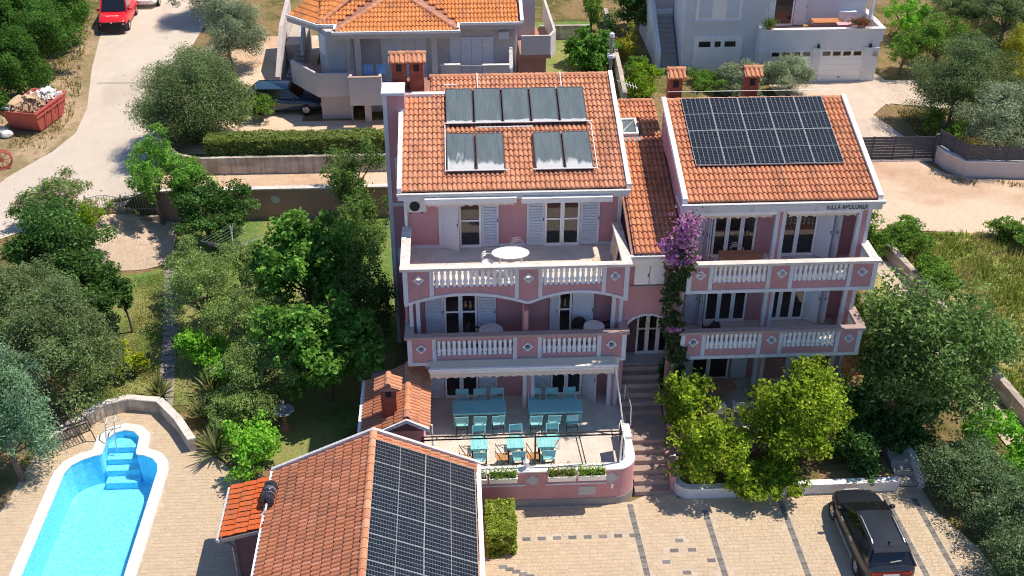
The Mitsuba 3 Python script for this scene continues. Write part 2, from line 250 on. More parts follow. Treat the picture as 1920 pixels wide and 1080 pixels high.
setting('driveway', sheet([(26.7, 26.3), (28.2, 28.0), (26.6, 36), (25.2, 36), (26.0, 29)], 0.02, 0.6), 'drive_m', True)
setting('lawn', sheet([(-13.2, 2.9), (-13.6, 10.8), (-11.2, 12.2), (-11.6, W1-.1), (-0.6, W1-.1), (-0.8, 3), (-4, -1.2), (-7.8, -.2), (-8.1, 2.9)], 0.0, 0.5), 'lawn_m', True)
setting('garden_paving', sheet([(-14.4, 10.7), (-15.0, 14.9), (-13.4, 16.1), (-11.7, 16.2), (-11.2, 12.4)], 0.02, 0.5), 'pave_m', True)
setting('field', sheet([(19.2, 1.0), (19.5, 9), (20.2, 11.9), (27, 11.4), (46, 10.0), (46, -12), (24.3, -12), (24.0, 0), (22.6, 5)], 0.012, 0.7), 'field_m', True)
setting('side_path', sheet([(20.0, 9.5), (21.0, 9.3), (22.3, 3.6), (23.1, 0), (23.6, -4), (22.6, -4), (22.1, 0), (21.2, 3.6)], 0.03, 0.5), 'drive_m', True)
setting('yard', sheet([(-12.3, 20.5), (-13.0, 26), (-12.3, 38), (-6.4, 38), (-6.4, 24.4), (-1, 24.4), (-1, 20.3)], 0.008, 0.7), 'sand_m', True)
setting('back_lawn', sheet([(4.5, 24.5), (5.0, 40), (11.0, 40), (11.1, 24.5)], 0.0, 0.7), 'lawn_m', True)
# pool deck and parking: joints are a sheet, the pavers on it are pieces
deck = Polygon([(-15.4, -13), (-14.1, -2.2), (-13.9, 0.2), (-13.3, 1.3), (-12, 2.7), (-11.2, 3.1), (-10.1, 3.0), (-9.0, 1.8), (-8.2, 0.45), (-6.9, -0.6), (-5.0, -3), (-4.4, -4), (-4.4, -13)]).difference(POOL_OUT)
park = Polygon([(-4.4, -13), (-4.4, -4.1), (2.3, -4.1), (2.4, -3.3), (7.7, -3.4), (9.3, -2.6), (9.4, -3.3), (18.2, -3.1), (18.3, -4.4), (19.0, -6), (19.4, -8), (19.7, -13)])
def flat_poly(pg, z, key, m):
    b = B()
    for g in getattr(pg, 'geoms', [pg]): b.prism(g, z-0.05, z, 'xy')
    return setting(key, b, m)
K_DECK = flat_poly(deck, 0.004, 'pool_deck', 'deck_m'); K_PARK = flat_poly(park, 0.004, 'parking', 'deck_m')
rng = np.random.default_rng(5)
def paver_mesh(w, d, col):
    a, h, j = .004, .007, .003
    v = np.array([[-w/2+j, -d/2+j, 0], [w/2-j, -d/2+j, 0], [w/2-j, d/2-j, 0], [-w/2+j, d/2-j, 0]]); t = v*np.array([(w-2*j-2*a)/(w-2*j), (d-2*j-2*a)/(d-2*j), 1])+[0, 0, h]
    return np.vstack([v, t]), np.array([[4, 5, 6], [4, 6, 7], [0, 1, 5], [0, 5, 4], [1, 2, 6], [1, 6, 5], [2, 3, 7], [2, 7, 6], [3, 0, 4], [3, 4, 7]]), np.tile(col, (8, 1))
PAVC = [np.array(c)*.35+np.array([.335, .272, .195]) for c in [(0.54, 0.43, 0.31), (0.58, 0.47, 0.34), (0.50, 0.39, 0.28), (0.56, 0.44, 0.33), (0.48, 0.38, 0.275), (0.60, 0.49, 0.36), (0.545, 0.41, 0.29)]]
GREYC = [np.array(c) for c in [(0.17, 0.165, 0.16), (0.21, 0.205, 0.20), (0.145, 0.14, 0.14)]]
W_ = (0.16, 0.24)
PAVV = {(w, k): mikit.ply(paver_mesh(w, .165, PAVC[k])[:2], 'vcol', color=paver_mesh(w, .165, PAVC[k])[2]) for w in W_ for k in range(len(PAVC))}
PAVG = [mikit.ply(paver_mesh(.2, .17, c)[:2], 'vcol', color=paver_mesh(.2, .17, c)[2]) for c in GREYC]
grey_spots = []
for (xa, ya, xb, yb) in [(7.68, -3.6, 7.9, -10.5), (10.25, -4.0, 10.4, -10.5), (13.0, -3.6, 13.05, -10.5), (16.75, -3.6, 17.0, -10.5), (17.75, -3.8, 18.0, -10.5)]:
    n = int(abs(yb-ya)/.175); grey_spots += [(xa+(xb-xa)*t/n, ya+(yb-ya)*t/n) for t in range(n+1)]
NLINE = len(grey_spots)
grey_spots += [(3.95+k*.52, -5.03) for k in range(8)] + [(9.1, -5.35), (8.85, -5.8), (9.45, -5.8), (8.5, -6.3), (10.0, -6.3), (9.1, -6.8)]
grey_spots += [(3.1+k*.215, -6.25-.115*k) for k in range(27)]
greys = np.array(grey_spots)
sv, sf, sc, cand = [], [], [], []
for pg, K in ((park, K_PARK), (deck, K_DECK)):
    inn = pg.buffer(-0.1); x0, y0, x1, y1 = inn.bounds; y1 = min(y1, 3.2); y = max(y0, -8.6)
    while y < y1:
        x = x0+rng.random()*.2
        while x < x1:
            w = W_[int(rng.random() < .55)]
            cx, cy = x+w/2, y+.0825
            if contains_xy(inn, cx, cy) and not (-4.3 < cx < 2.2 and cy < -4.2):
                dd = np.abs(greys-[cx, cy]); near = (dd[:, 0] < np.where(np.arange(len(greys)) < NLINE, .1, .14)+w/2-.005) & (dd[:, 1] < .165)
                if not near.any(): cand.append((K, cx, cy, w, int(rng.integers(len(PAVC)))))
            x += w
        y += .165
cand.sort(key=lambda c: (c[1]-CAM[0])**2+(c[2]-CAM[1])**2)
cnt = {K_PARK: 0, K_DECK: 0}; stuffp = {K_PARK: ([], [], []), K_DECK: ([], [], [])}
def joined(acc):
    v, f, c = acc; n = np.cumsum([0]+[len(a) for a in v[:-1]])
    return np.vstack(v), np.vstack([a+k for a, k in zip(f, n)]), np.vstack(c)
for K, cx, cy, w, k in cand:
    if cnt[K] < (160 if K == K_PARK else 240):
        cnt[K] += 1; scene[nm(K+'__paver')] = {**PAVV[w, k], 'to_world': T4().translate([cx, cy, 0.004])}
    else:
        v, f, c = paver_mesh(w, .165, PAVC[k]); a = stuffp[K]; a[0].append(v+[cx, cy, .004+rng.random()*.003]); a[1].append(f); a[2].append(c)
for K, a in stuffp.items():
    v, f, c = joined(a); k = nm(K+'__paver_field'); scene[k] = mikit.ply((v, f), 'vcol', color=c); labels[k] = {'kind': 'stuff'}
for n, (x, y) in enumerate(grey_spots[:140] if len(grey_spots) < 1 else grey_spots):
    if y > -8.8 and not (-4.3 < x < 2.3): scene[nm(K_PARK+'__paver')] = {**PAVG[n % 3], 'to_world': T4().translate([x, y, 0.005]).scale([1.0 if n < NLINE else 1.4, 1, 1])}
# ------------------------------------------------------------------ roof tiles
TW, TE = 0.172, 0.335
def tile_mesh(w=TW, L=0.375, flat=False):
    if flat: us = np.array([0, .02, .03, w-.04, w-.02, w]); hs = np.array([-.03, -.02, .012, .012, .03, .02])
    else:
        a = np.linspace(math.pi, 0, 7); us = np.r_[0, .04+.064*(1+np.cos(a)), w]; hs = np.r_[.004, .004+.062*np.sin(a), .004]
    n = len(us); lo = np.c_[us, np.zeros(n), hs+.052]; hi = np.c_[us, np.full(n, L), hs+.004]; lip = np.c_[us, np.full(n, .02), hs*0-.012]
    v = np.vstack([lo, hi, lip]); f = []
    for i in range(n-1): f += [[i, i+1, n+i+1, n+i], [2*n+i, 2*n+i+1, i+1, i]]
    f = np.array(f); return v, np.vstack([f[:, [0, 1, 2]], f[:, [0, 2, 3]]])
ORANGE = [(0.588, 0.264, 0.137), (0.539, 0.228, 0.118), (0.617, 0.293, 0.162), (0.500, 0.205, 0.112), (0.573, 0.276, 0.168), (0.470, 0.205, 0.131), (0.588, 0.246, 0.118)]
PALE = [(0.594, 0.287, 0.162), (0.564, 0.258, 0.144), (0.624, 0.317, 0.192), (0.535, 0.234, 0.132), (0.594, 0.305, 0.192), (0.455, 0.228, 0.156), (0.574, 0.270, 0.144)]
AGED = [(0.451, 0.177, 0.094), (0.490, 0.201, 0.106), (0.412, 0.165, 0.094), (0.510, 0.220, 0.125), (0.372, 0.171, 0.106), (0.470, 0.195, 0.100), (0.431, 0.195, 0.119)]
BRIGHT = [(0.620, 0.243, 0.075), (0.660, 0.273, 0.088), (0.580, 0.219, 0.068), (0.640, 0.255, 0.101), (0.600, 0.237, 0.075), (0.550, 0.219, 0.088), (0.670, 0.291, 0.107)]
NEWT = [(0.58, 0.125, 0.035), (0.60, 0.14, 0.04), (0.56, 0.115, 0.032)]
def roof_tiles(parent, O, u, v, poly, cols, hole=None, w=TW, ex=TE, flat=False, seed=1, keep=300, lift=0.02):
    rg = np.random.default_rng(seed); O, u, v = (np.array(a, float) for a in (O, u, v)); u /= np.linalg.norm(u); v /= np.linalg.norm(v); n = np.cross(u, v)
    pg = Polygon(poly).buffer(1e-6); hg = hole; mv, mf = tile_mesh(w, ex+.04, flat); R = np.stack([u, v, n], 1)
    x0, y0, x1, y1 = pg.bounds; pl = []
    for j in range(int(math.ceil((y1-y0)/ex-1e-6))):
        for i in range(int(math.ceil((x1-x0)/w-1e-6))):
            a, b = x0+i*w, y0+j*ex; c = (a+w/2, b+ex*.5)
            if not contains_xy(pg, *c) or (hg is not None and contains_xy(hg, *c)): continue
            pl.append(O+u*a+v*b+n*(lift+rg.normal()*.003))
    pl = np.array(pl); o = np.argsort(((pl-CAM)**2).sum(1)); pl = pl[o]
    mc = np.mean(cols, 0); cols = [tuple(mc+(np.array(c)-mc)*.6) for c in cols]
    var = [mikit.ply((mv, mf), 'tile_m', color=np.tile(c, (len(mv), 1))) for c in cols]
    acc = ([], [], [])
    for k, p in enumerate(pl):
        ci = int(rg.integers(len(cols))); q = rotz(rg.normal()*.6) if not flat else np.eye(3)
        if k < keep: scene[nm(parent+'__roof_tile')] = {**var[ci], 'to_world': mat4(R@q, p)}
        else: acc[0].append(mv@(R@q).T+p); acc[1].append(mf); acc[2].append(np.tile(np.array(cols[ci])*(.9+.2*rg.random()), (len(mv), 1)))
    if acc[0]:
        a, b, c = joined(acc); k = nm(parent+'__tile_field'); scene[k] = mikit.ply((a, b), 'tile_m', color=c); labels[k] = {'kind': 'stuff'}
def ridge_tiles(parent, a, b, cols, r=.105, L=.4, keep=True, up=(0, 0, 1), seed=3):
    rg = np.random.default_rng(seed); a, b = np.array(a, float), np.array(b, float); D = np.linalg.norm(b-a); d = (b-a)/D; up = np.array(up, float); s = np.cross(d, up); s /= np.linalg.norm(s); up = np.cross(s, d)
    N = max(1, int(round(D/L))); l = D/N; ang = np.linspace(-.15, math.pi+.15, 8)
    v = np.vstack([np.c_[rr*np.cos(ang), np.full(8, y), rr*np.sin(ang)] for rr, y in ((r*1.12, 0), (r*.95, l+.03), (r*.9, .01))]); f = []
    for i in range(7): f += [[i, i+1, 9+i, 8+i], [16+i, 17+i, i+1, i]]
    f = np.array(f); f = np.vstack([f[:, [0, 1, 2]], f[:, [0, 2, 3]]]); var = [mikit.ply((v, f), 'vcol', color=np.tile(c, (len(v), 1)), smooth=False) for c in cols]
    for k in range(N): scene[nm(parent+'__ridge_tile')] = {**var[int(rg.integers(len(cols)))], 'to_world': mat4(np.stack([s, d, up], 1), a+d*l*k-up*.03)}
def chimney(parent, x0, x1, y0, y1, z0, z1, cols, along='x', name='chimney'):
    k = P(parent, name, bx(x0, x1, y0, y1, z0, z1), 'brick'); w, d = x1-x0, y1-y0; cx, cy = (x0+x1)/2, (y0+y1)/2
    if along == 'x':
        P(k, 'flue_opening', bx(cx-.1, cx+.1, y0-.012, y0+.05, z1-.36, z1-.1), 'dark')
        sl = [((x0-.1, y0-.16, z1), (1, 0, 0), (0, math.cos(.5), math.sin(.5)), w+.2, (d/2+.16)/math.cos(.5)), ((x1+.1, y1+.16, z1), (-1, 0, 0), (0, -math.cos(.5), math.sin(.5)), w+.2, (d/2+.16)/math.cos(.5))]
        zt = z1+(d/2+.16)*math.tan(.5); rd = ((x0-.1, cy, zt+.05), (x1+.1, cy, zt+.05)); pr = B().prism([(y0-.12, z1), (y1+.12, z1), (cy, zt-.02)], x0-.06, x1+.06, 'yz')
    else:
        P(k, 'flue_opening', bx(cx-.1, cx+.1, y0-.012, y0+.05, z1-.3, z1-.08), 'dark')
        sl = [((x0-.16, y1+.12, z1), (0, -1, 0), (math.cos(.5), 0, math.sin(.5)), d+.24, (w/2+.16)/math.cos(.5)), ((x1+.16, y0-.12, z1), (0, 1, 0), (-math.cos(.5), 0, math.sin(.5)), d+.24, (w/2+.16)/math.cos(.5))]
        zt = z1+(w/2+.16)*math.tan(.5); rd = ((cx, y0-.12, zt+.05), (cx, y1+.12, zt+.05)); pr = B().prism([(x0-.12, z1), (x1+.12, z1), (cx, zt-.02)], y0-.08, y1+.08, 'xz')
    P(k, 'cap_block', pr, 'terra')
    for n, (O, u, v, W, L) in enumerate(sl):
        e = L*.98
        roof_tiles(k, O, u, v, [(0, 0), (W, 0), (W, L), (0, L)], cols, ex=e, w=W/round(W/TW), seed=n+7)
    ridge_tiles(k, *rd, cols, L=.33)
    return k
# ------------------------------------------------------------------ joinery
def glazed(parent, x0, x1, z0, z1, y, leaves=2, mid=0.46, name='glazed_door', fr=.075):
    b = B(); d = .07; w = (x1-x0)/leaves; panes = []
    for i in range(leaves):
        a, c = x0+i*w, x0+(i+1)*w
        b.box(a+.002, a+fr, y-d, y, z0, z1).box(c-fr, c-.002, y-d, y, z0, z1).box(a+fr, c-fr, y-d, y, z0, z0+fr*1.5).box(a+fr, c-fr, y-d, y, z1-fr, z1)
        zs = [z0+fr*1.5, z1-fr]
        if mid:
            zm = z0+(z1-z0)*mid; b.box(a+fr, c-fr, y-d, y, zm-.03, zm+.03); zs = [z0+fr*1.5, zm-.03, zm+.03, z1-fr]
        for k in range(0, len(zs), 2): panes.append((a+fr, c-fr, zs[k], zs[k+1]))
    k = P(parent, name, b, 'gloss_white')
    for a, c, p, q in panes: P(k, 'pane', bx(a, c, y-d*.55, y-d*.45, p, q), 'pane')
    return k
SLAT = {}
def shutter(parent, c, w, z0, z1, ang=0, panel=False, m='shutter', slats=True):
    """a leaf hinged at c=(x,y), w wide along the direction ang degrees"""
    R = rotz(ang); t = np.array([c[0], c[1], 0]); b = B(); h = z1-z0; fr = .075
    b.box(0, fr, -.045, 0, z0, z1).box(w-fr, w, -.045, 0, z0, z1).box(fr, w-fr, -.045, 0, z0, z0+.12).box(fr, w-fr, -.045, 0, z1-.09, z1).box(fr, w-fr, -.008, -.002, z0+.12, z1-.09)
    if panel: b.box(fr, w-fr, -.04, -.03, z0+.12, z1-.09)
    k = P(parent, 'shutter', b.xf(R, t), m)
    P(k, 'latch', bx(w-.05, w-.02, -.07, -.045, z0+h*.5-.06, z0+h*.5+.06).xf(R, t), 'black_metal')
    if not panel and slats:
        n = int((h-.21)/.115); key = round(w, 3)
        if key not in SLAT: SLAT[key] = mikit.ply(B().obox((w/2, -.028, 0), (w-2*fr+.004, .012, .085), np.array([[1, 0, 0], [0, .75, -.66], [0, .66, .75]])).mesh(), m)
        for i in range(n):
            scene[nm(k+'__slat')] = {**SLAT[key], 'to_world': mat4(R, t+np.array([0, 0, z0+.12+(i+.5)*(h-.21)/n]))}
    return k
BAL = [(.03, 0), (.075, .0), (.075, .05), (.05, .07), (.068, .12), (.082, .19), (.07, .26), (.045, .33), (.042, .37), (.058, .40), (.042, .43), (.046, .47), (.068, .54), (.062, .60), (.045, .645), (.07, .665), (.07, .70), (.03, .70)]
BALPLY = mikit.ply(B().lathe([(r*1.1, z) for r, z in BAL], 10).mesh(), 'gloss_white', smooth=50)
def balusters(parent, x0, x1, n, y, z, h=.62, axis='x'):
    for i in range(n):
        t = x0+(x1-x0)*(i+.5)/n; p = (t, y, z) if axis == 'x' else (y, t, z)
        scene[nm(parent+'__baluster')] = {**BALPLY, 'to_world': T4().translate(p).scale([1, 1, h/.70])}
def diamond(parent, x, z, y, s=.2, hole=True, m='trim'):
    d = Polygon([(x-s, z), (x, z-s), (x+s, z), (x, z+s)])
    if hole:
        d = d.difference(Point(x, z).buffer(s*.5)); P(parent, 'diamond_ornament', B().prism(d, y-.03, y+.17), m)
    else: P(parent, 'diamond_ornament', B().prism(d, y-.025, y), m)
def balcony(parent, x0, x1, zf, y0, y1, bands, dias, zlow, arcs=None, capm='cap', side_back=(None, None), capw=.26, sided=True):
    """front parapet in the plane y0 with baluster openings `bands`, diamond ornaments at `dias`; zf floor level, cap top at zf+1"""
    k = P(parent, 'balcony', bx(x0+.05, x1-.05, y0+.16, y1, zf-.18, zf), 'floor_m')
    low = [(x0, zlow), (x1, zlow)] if arcs is None else arcs
    pg = Polygon(low+[(x1, zf+.9), (x0, zf+.9)])
    for a, c, z, q, n in bands: pg = pg.difference(sbox(a, z, c, q))
    for dx, dz in dias: pg = pg.difference(Polygon([(dx-.195, dz), (dx, dz-.195), (dx+.195, dz), (dx, dz+.195)]))
    P(k, 'parapet', B().prism(pg, y0, y0+.15), 'pink')
    for dx, dz in dias: diamond(k, dx, dz, y0-.012, .2)
    for a, c, z, q, n in bands:
        balusters(k, a, c, n, y0+.08, z, q-z)
        for e in (a-.14, c): P(k, 'pilaster', bx(e, e+.14, y0-.022, y0+.153, (zlow if arcs is None else float(np.interp(e+.07, *zip(*arcs))))+.1, zf+.898), 'trim')
    for e in (x0-.01, x1-.15): P(k, 'pilaster', bx(e, e+.16, y0-.024, y0+.154, zlow+.09 if arcs is None else arcs[0 if e < x0+1 else -1][1]+.1, zf+.897), 'trim')
    if arcs is None: P(k, 'string_course', bx(x0-.015, x1+.015, y0-.03, y0+.156, zlow-.04, zlow+.09), 'trim')
    else:
        up = [(a, z+.11) for a, z in arcs]; P(k, 'arch_band', B().prism(Polygon(arcs+up[::-1]), y0-.03, y0+.156), 'trim')
    P(k, 'coping', bx(x0-.1, x1+.1, y0-.08, y0-.08+capw, zf+.9, zf+1.0), capm)
    for sx, yb in ((x0, side_back[0]), (x1-.15, side_back[1])):
        if yb:
            P(k, 'side_parapet', bx(sx+.001, sx+.149, y0+.155, yb, zf-.18, zf+.9), 'pink'); P(k, 'coping', bx(sx-.09, sx+.24, y0-.08+capw, yb, zf+.9, zf+1.0), capm)
    return k
def slope_prism(x0, x1, y0, z0, yr, zr, y1, z1, th=.16):
    return B().prism([(y0, z0-th), (yr, zr-th), (y1, z1-th), (y1, z1), (yr, zr), (y0, z0)], x0, x1, 'yz')
PIT = math.radians(17); TP = math.tan(PIT); CP, SP = math.cos(PIT), math.sin(PIT)
# ------------------------------------------------------------------ the pink villa with the roof collectors
LV = thing('pink_villa', 'pink villa carrying the glazed water collectors on its orange tiled roof', 'house')
P(LV, 'wall', bx(.06, 7.70, 3.1, 8.5, 6.7, 9.45), 'pink', label='set back top storey wall'); P(LV, 'wall', bx(.06, 7.70, 1.4, 8.5, -.2, 6.57), 'pink')
P(LV, 'gable_wall', B().prism([(3.1, 9.45), (8.5, 9.45), (8.5, 10.95), (3.1, 9.46)], .07, 7.69, 'yz'), 'pink')
wing = P(LV, 'stair_wing', bx(-.74, .05, 6.4, 7.4, -.1, 11.35), 'pink')
P(wing, 'roof_slab', bx(-.83, 1.0, 7.45, 8.55, 10.8, 10.9), 'grey_metal'); P(wing, 'corner_strip', bx(-.76, -.60, 6.38, 6.56, -.1, 11.35), 'trim'); P(wing, 'corner_strip', bx(-.10, .04, 6.385, 6.45, -.1, 10.8), 'trim')
P(wing, 'string_course', bx(-.6, -.1, 6.37, 6.41, 6.75, 6.88), 'trim'); P(wing, 'utility_box', bx(-.42, -.16, 6.2, 6.39, 7.8, 8.9), 'gutter'); P(wing, 'utility_box', bx(-.5, -.2, 6.2, 6.39, 4.2, 4.9), 'gutter')
P(wing, 'coping', bx(-.80, .06, 6.34, 7.42, 11.35, 11.45), 'trim'); P(wing, 'wall', bx(-.70, .05, 7.42, 8.45, -.1, 10.79), 'pink')
chimney(LV, -.44, .10, 7.75, 8.25, 10.9, 12.1, PALE); chimney(LV, .22, .76, 7.75, 8.25, 10.9, 12.1, PALE)
ye, ze, yr = 2.5, 9.33, 8.5; zr = ze+(yr-ye)*TP
RF = P(LV, 'roof', slope_prism(-.06, 7.88, ye+.06, ze, yr, zr, yr+.12, zr-.03), 'terra')
ln = (yr-ye)/CP
roof_tiles(RF, (-.02, ye, ze), (1, 0, 0), (0, CP, SP), [(0, 0), (7.86, 0), (7.86, ln), (1.0, ln), (1.0, ln-1.15), (.06, ln-1.15), (.06, .0)], PALE, hole=sbox(1.75, 3.4, 6.75, 5.35))
ridge_tiles(RF, (.95, yr, zr+.06), (7.88, yr, zr+.06), PALE)
P(RF, 'verge_coping', B().prism([(ye-.05, ze+.02), (yr, zr+.03), (yr, zr+.2), (ye-.05, ze+.19)], 7.86, 8.02, 'yz'), 'gloss_white')
P(RF, 'verge_coping', B().prism([(ye-.05, ze+.02), (7.35, ze+.02+4.85*TP), (7.35, ze+.19+4.85*TP), (ye-.05, ze+.19)], -.18, -.02, 'yz'), 'gloss_white')
P(RF, 'ridge_flashing', B().prism([(7.36, 10.86), (7.5, 10.9), (7.5, 11.02), (7.36, 10.98)], -.3, 1.75, 'yz'), 'gloss_white')
P(RF, 'fascia', bx(-.17, 7.97, ye-.05, ye+.05, ze-.3, ze-.08), 'trim'); P(RF, 'soffit', bx(-.15, 7.95, ye+.06, 3.1, ze-.26, ze-.2), 'gloss_white')
P(RF, 'gutter', bx(-.2, 8.0, ye-.17, ye-.05, ze-.1, ze+.0), 'gutter')
# top balcony
xs_ = np.linspace(0, 1, 13); arc = lambda x0, x1, z0, zc: [(x0+(x1-x0)*t, z0+(zc-z0)*(1-(2*t-1)**2)) for t in xs_]
A1 = arc(.0, 4.2, 6.22, 6.62); A2 = arc(4.32, 7.72, 6.22, 6.62)
bt = balcony(LV, 0, 7.72, 6.75, 0, 3.1, [(1.03, 3.80, 6.96, 7.6, 14), (4.75, 6.80, 6.96, 7.6, 11)], [(.52, 7.28), (4.27, 7.27), (7.24, 7.27)], 6.2, arcs=A1+A2, side_back=(2.9, 2.9))
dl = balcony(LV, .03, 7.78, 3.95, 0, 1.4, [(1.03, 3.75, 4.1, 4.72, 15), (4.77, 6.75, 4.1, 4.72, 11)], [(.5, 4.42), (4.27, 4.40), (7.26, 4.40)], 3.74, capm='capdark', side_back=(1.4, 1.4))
P(LV, 'end_wall', bx(-.04, .06, .9, 1.4, 3.95, 6.57), 'pink'); P(LV, 'soffit', bx(.06, 7.7, .16, 1.4, 6.5, 6.565), 'gloss_white')
for zz, zt in ((3.95+1.0, 6.5), (1.15, 3.77)):
    for x0 in (.12, .36, 7.30, 7.56):
        if zt < 5 and x0 < 1: continue
        P(LV, 'pillar', bx(x0, x0+.13, .62, .80, zz-(.95 if zt > 5 else 0), zt), 'trim')
    P(LV, 'pillar_core', bx(7.425, 7.565, .63, .84, 1.15 if zt < 5 else 3.95, zt), 'pink')
for x0 in (4.16, 4.46): P(LV, 'pillar', bx(x0, x0+.13, .62, .80, 1.15, 3.77), 'trim')
P(LV, 'pillar_core', bx(4.285, 4.465, .63, .84, 1.15, 3.77), 'pink'); P(LV, 'dividing_wall', bx(4.15, 4.30, .25, 1.4, 3.95, 5.75), 'pink')
# top storey doors and shutters
y = 3.1
glazed(LV, 1.95, 2.75, 6.75, 8.98, y, 1, .5); P(LV, 'door_surround', bx(1.22, 1.34, y-.05, y, 6.75, 9.0), 'trim'); P(LV, 'skirting', bx(.06, 1.22, y-.03, y, 6.75, 6.86), 'trim')
shutter(LV, (1.36, y-.03), .66, 6.78, 8.95, -28, panel=True); shutter(LV, (2.76, y-.02), .62, 6.78, 8.95, 0)
shutter(LV, (4.40, y-.02), .64, 6.78, 8.95, 0); glazed(LV, 5.05, 6.32, 6.75, 8.98, y, 2, .5); shutter(LV, (6.34, y-.02), .70, 6.78, 8.95, 0)
P(LV, 'skirting', bx(3.4, 4.38, y-.03, y, 6.75, 6.86), 'trim'); P(LV, 'skirting', bx(7.06, 7.68, y-.03, y, 6.75, 6.86), 'trim'); P(LV, 'corner_strip', bx(7.69, 7.83, y-.02, y+.2, 6.75, 9.2), 'trim')
ac = P(LV, 'air_conditioner', bx(.10, .80, y-.32, y-.04, 8.40, 8.88), 'gutter')
P(ac, 'fan_grille', B().lathe([(0, 0), (.16, .0), (.18, .015), (.18, -.02)], 16).xf(np.array([[1, 0, 0], [0, 0, 1.], [0, -1, 0]]), (.40, y-.335, 8.64)), 'dark'); P(ac, 'bracket', bx(.2, .26, y-.3, y-.03, 8.32, 8.40), 'black_metal'); P(ac, 'bracket', bx(.62, .68, y-.3, y-.03, 8.32, 8.40), 'black_metal')
P(LV, 'downpipe', B().tube([(.06, y-.12, 9.2), (.06, y-.12, 6.75)], .055, 8), 'gloss_white')
# middle storey
y = 1.4
for a, q, l in ((1.33, 2.52, 2), (5.45, 5.95, 1)): glazed(LV, a, q, 3.97, 6.15, y, l, .5)
shutter(LV, (.66, y-.02), .66, 4.0, 6.12, 0); shutter(LV, (2.54, y-.02), .66, 4.0, 6.12, 0); shutter(LV, (5.16, y-.05), .30, 4.0, 6.12, -12, slats=False); shutter(LV, (5.98, y-.03), .76, 4.0, 6.12, -4, panel=True)
sg = P(LV, 'house_name_lettering', meshkit.text_mesh('shear', .17, .012).apply_transform(np.array([[1, 0, 0, .12], [0, 0, 1, 1.36], [.3, 1, 0, 5.55], [0, 0, 0, 1]])), 'gloss_white', label='white script lettering on the balcony wall')
# ground storey
for a, q in ((1.27, 2.52), (5.25, 6.43)): glazed(LV, a, q, 1.17, 3.35, y, 2, .52)
shutter(LV, (.56, y-.02), .68, 1.2, 3.3, 0); shutter(LV, (2.56, y-.02), .68, 1.2, 3.3, 0); shutter(LV, (4.58, y-.02), .64, 1.2, 3.3, 0); shutter(LV, (6.50, y-.05), .72, 1.2, 3.3, -55, panel=True)
# ------------------------------------------------------------------ the other villa
RV = thing('pink_villa', 'pink villa named in lettering on its fascia, with photovoltaic panels on its roof', 'house')
P(RV, 'wall', bx(9.72, 16.36, 2.1, 6.1, -.2, 9.6), 'pink'); P(RV, 'gable_wall', B().prism([(1.1, 9.4), (6.1, 9.4), (6.1, 10.85), (1.1, 9.41)], 9.66, 9.80, 'yz'), 'pink')
P(RV, 'side_wall', bx(9.73, 9.86, 1.0, 2.1, -.2, 9.4), 'pink'); P(RV, 'side_wall', bx(16.2, 16.35, 1.3, 2.1, -.2, 9.4), 'pink')
ye, ze, yr = 1.0, 9.47, 6.1; zr = ze+(yr-ye)*TP
RR = P(RV, 'roof', slope_prism(9.7, 16.36, ye+.06, ze, yr, zr, yr+.12, zr-.03), 'terra'); ln = (yr-ye)/CP
roof_tiles(RR, (9.76, ye, ze), (1, 0, 0), (0, CP, SP), [(0, 0), (6.54, 0), (6.54, ln), (0, ln)], ORANGE[1:]+PALE[:2], hole=sbox(.75, 1.8, 5.55, 5.2), seed=4)
ridge_tiles(RR, (9.7, yr, zr+.06), (16.4, yr, zr+.06), PALE, seed=9)
for a in (9.56, 16.32): P(RR, 'verge_coping', B().prism([(ye-.05, ze+.02), (yr, zr+.03), (yr, zr+.2), (ye-.05, ze+.19)], a, a+.17, 'yz'), 'gloss_white')
fa = P(RR, 'fascia', bx(9.55, 16.52, ye-.06, ye+.06, ze-.37, ze-.09), 'trim'); P(RR, 'gutter', bx(9.52, 16.56, ye-.18, ye-.06, ze-.1, ze), 'gutter'); P(RR, 'soffit', bx(9.56, 16.5, ye+.07, 2.1, ze-.32, ze-.26), 'gloss_white')
tx = meshkit.text_mesh('VILLA APOLONIA', .2, .012, bold=True); tx.apply_transform(np.array([[1.0, 0, 0, 14.52], [0, 0, 1, ye-.075], [0, 1, 0, ze-.325], [0, 0, 0, 1]]))
sx = 1.46/(tx.vertices[:, 0].max()-tx.vertices[:, 0].min()); tx.vertices[:, 0] = 14.55+(tx.vertices[:, 0]-tx.vertices[:, 0].min())*sx
P(RV, 'house_name_lettering', tx, 'letter_grey', label='grey capital letters of the house name on the fascia')
for zf, cm in ((6.65, 'cap'), (3.85, 'capdark')):
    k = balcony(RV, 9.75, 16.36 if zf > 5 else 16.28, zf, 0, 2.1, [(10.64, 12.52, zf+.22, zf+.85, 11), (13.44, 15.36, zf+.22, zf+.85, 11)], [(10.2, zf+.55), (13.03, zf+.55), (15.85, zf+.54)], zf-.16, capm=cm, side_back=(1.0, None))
    balusters(k, .25, 1.2, 6, 16.2, zf+.1, .8, 'y'); P(k, 'coping', bx(16.10, 16.42, .18, 1.35, zf+.9, zf+1.0), cm); P(k, 'side_parapet', bx(16.14, 16.28, .16, 1.3, zf-.18, zf+.1), 'pink')
for z0, z1 in ((6.65, 9.2), (3.85, 6.48), (1.1, 3.68)):
    for x0 in (12.92, 13.16, 15.83, 16.14): P(RV, 'pillar', bx(x0, x0+.13, 1.15, 1.32, z0, z1), 'trim')
    P(RV, 'pillar_core', bx(13.045, 13.165, 1.16, 1.36, z0, z1), 'pink'); P(RV, 'pillar_core', bx(15.955, 16.145, 1.16, 1.36, z0, z1), 'pink'); P(RV, 'pillar', bx(9.86, 10.0, 1.15, 1.3, z0, z1), 'trim')
y = 2.1
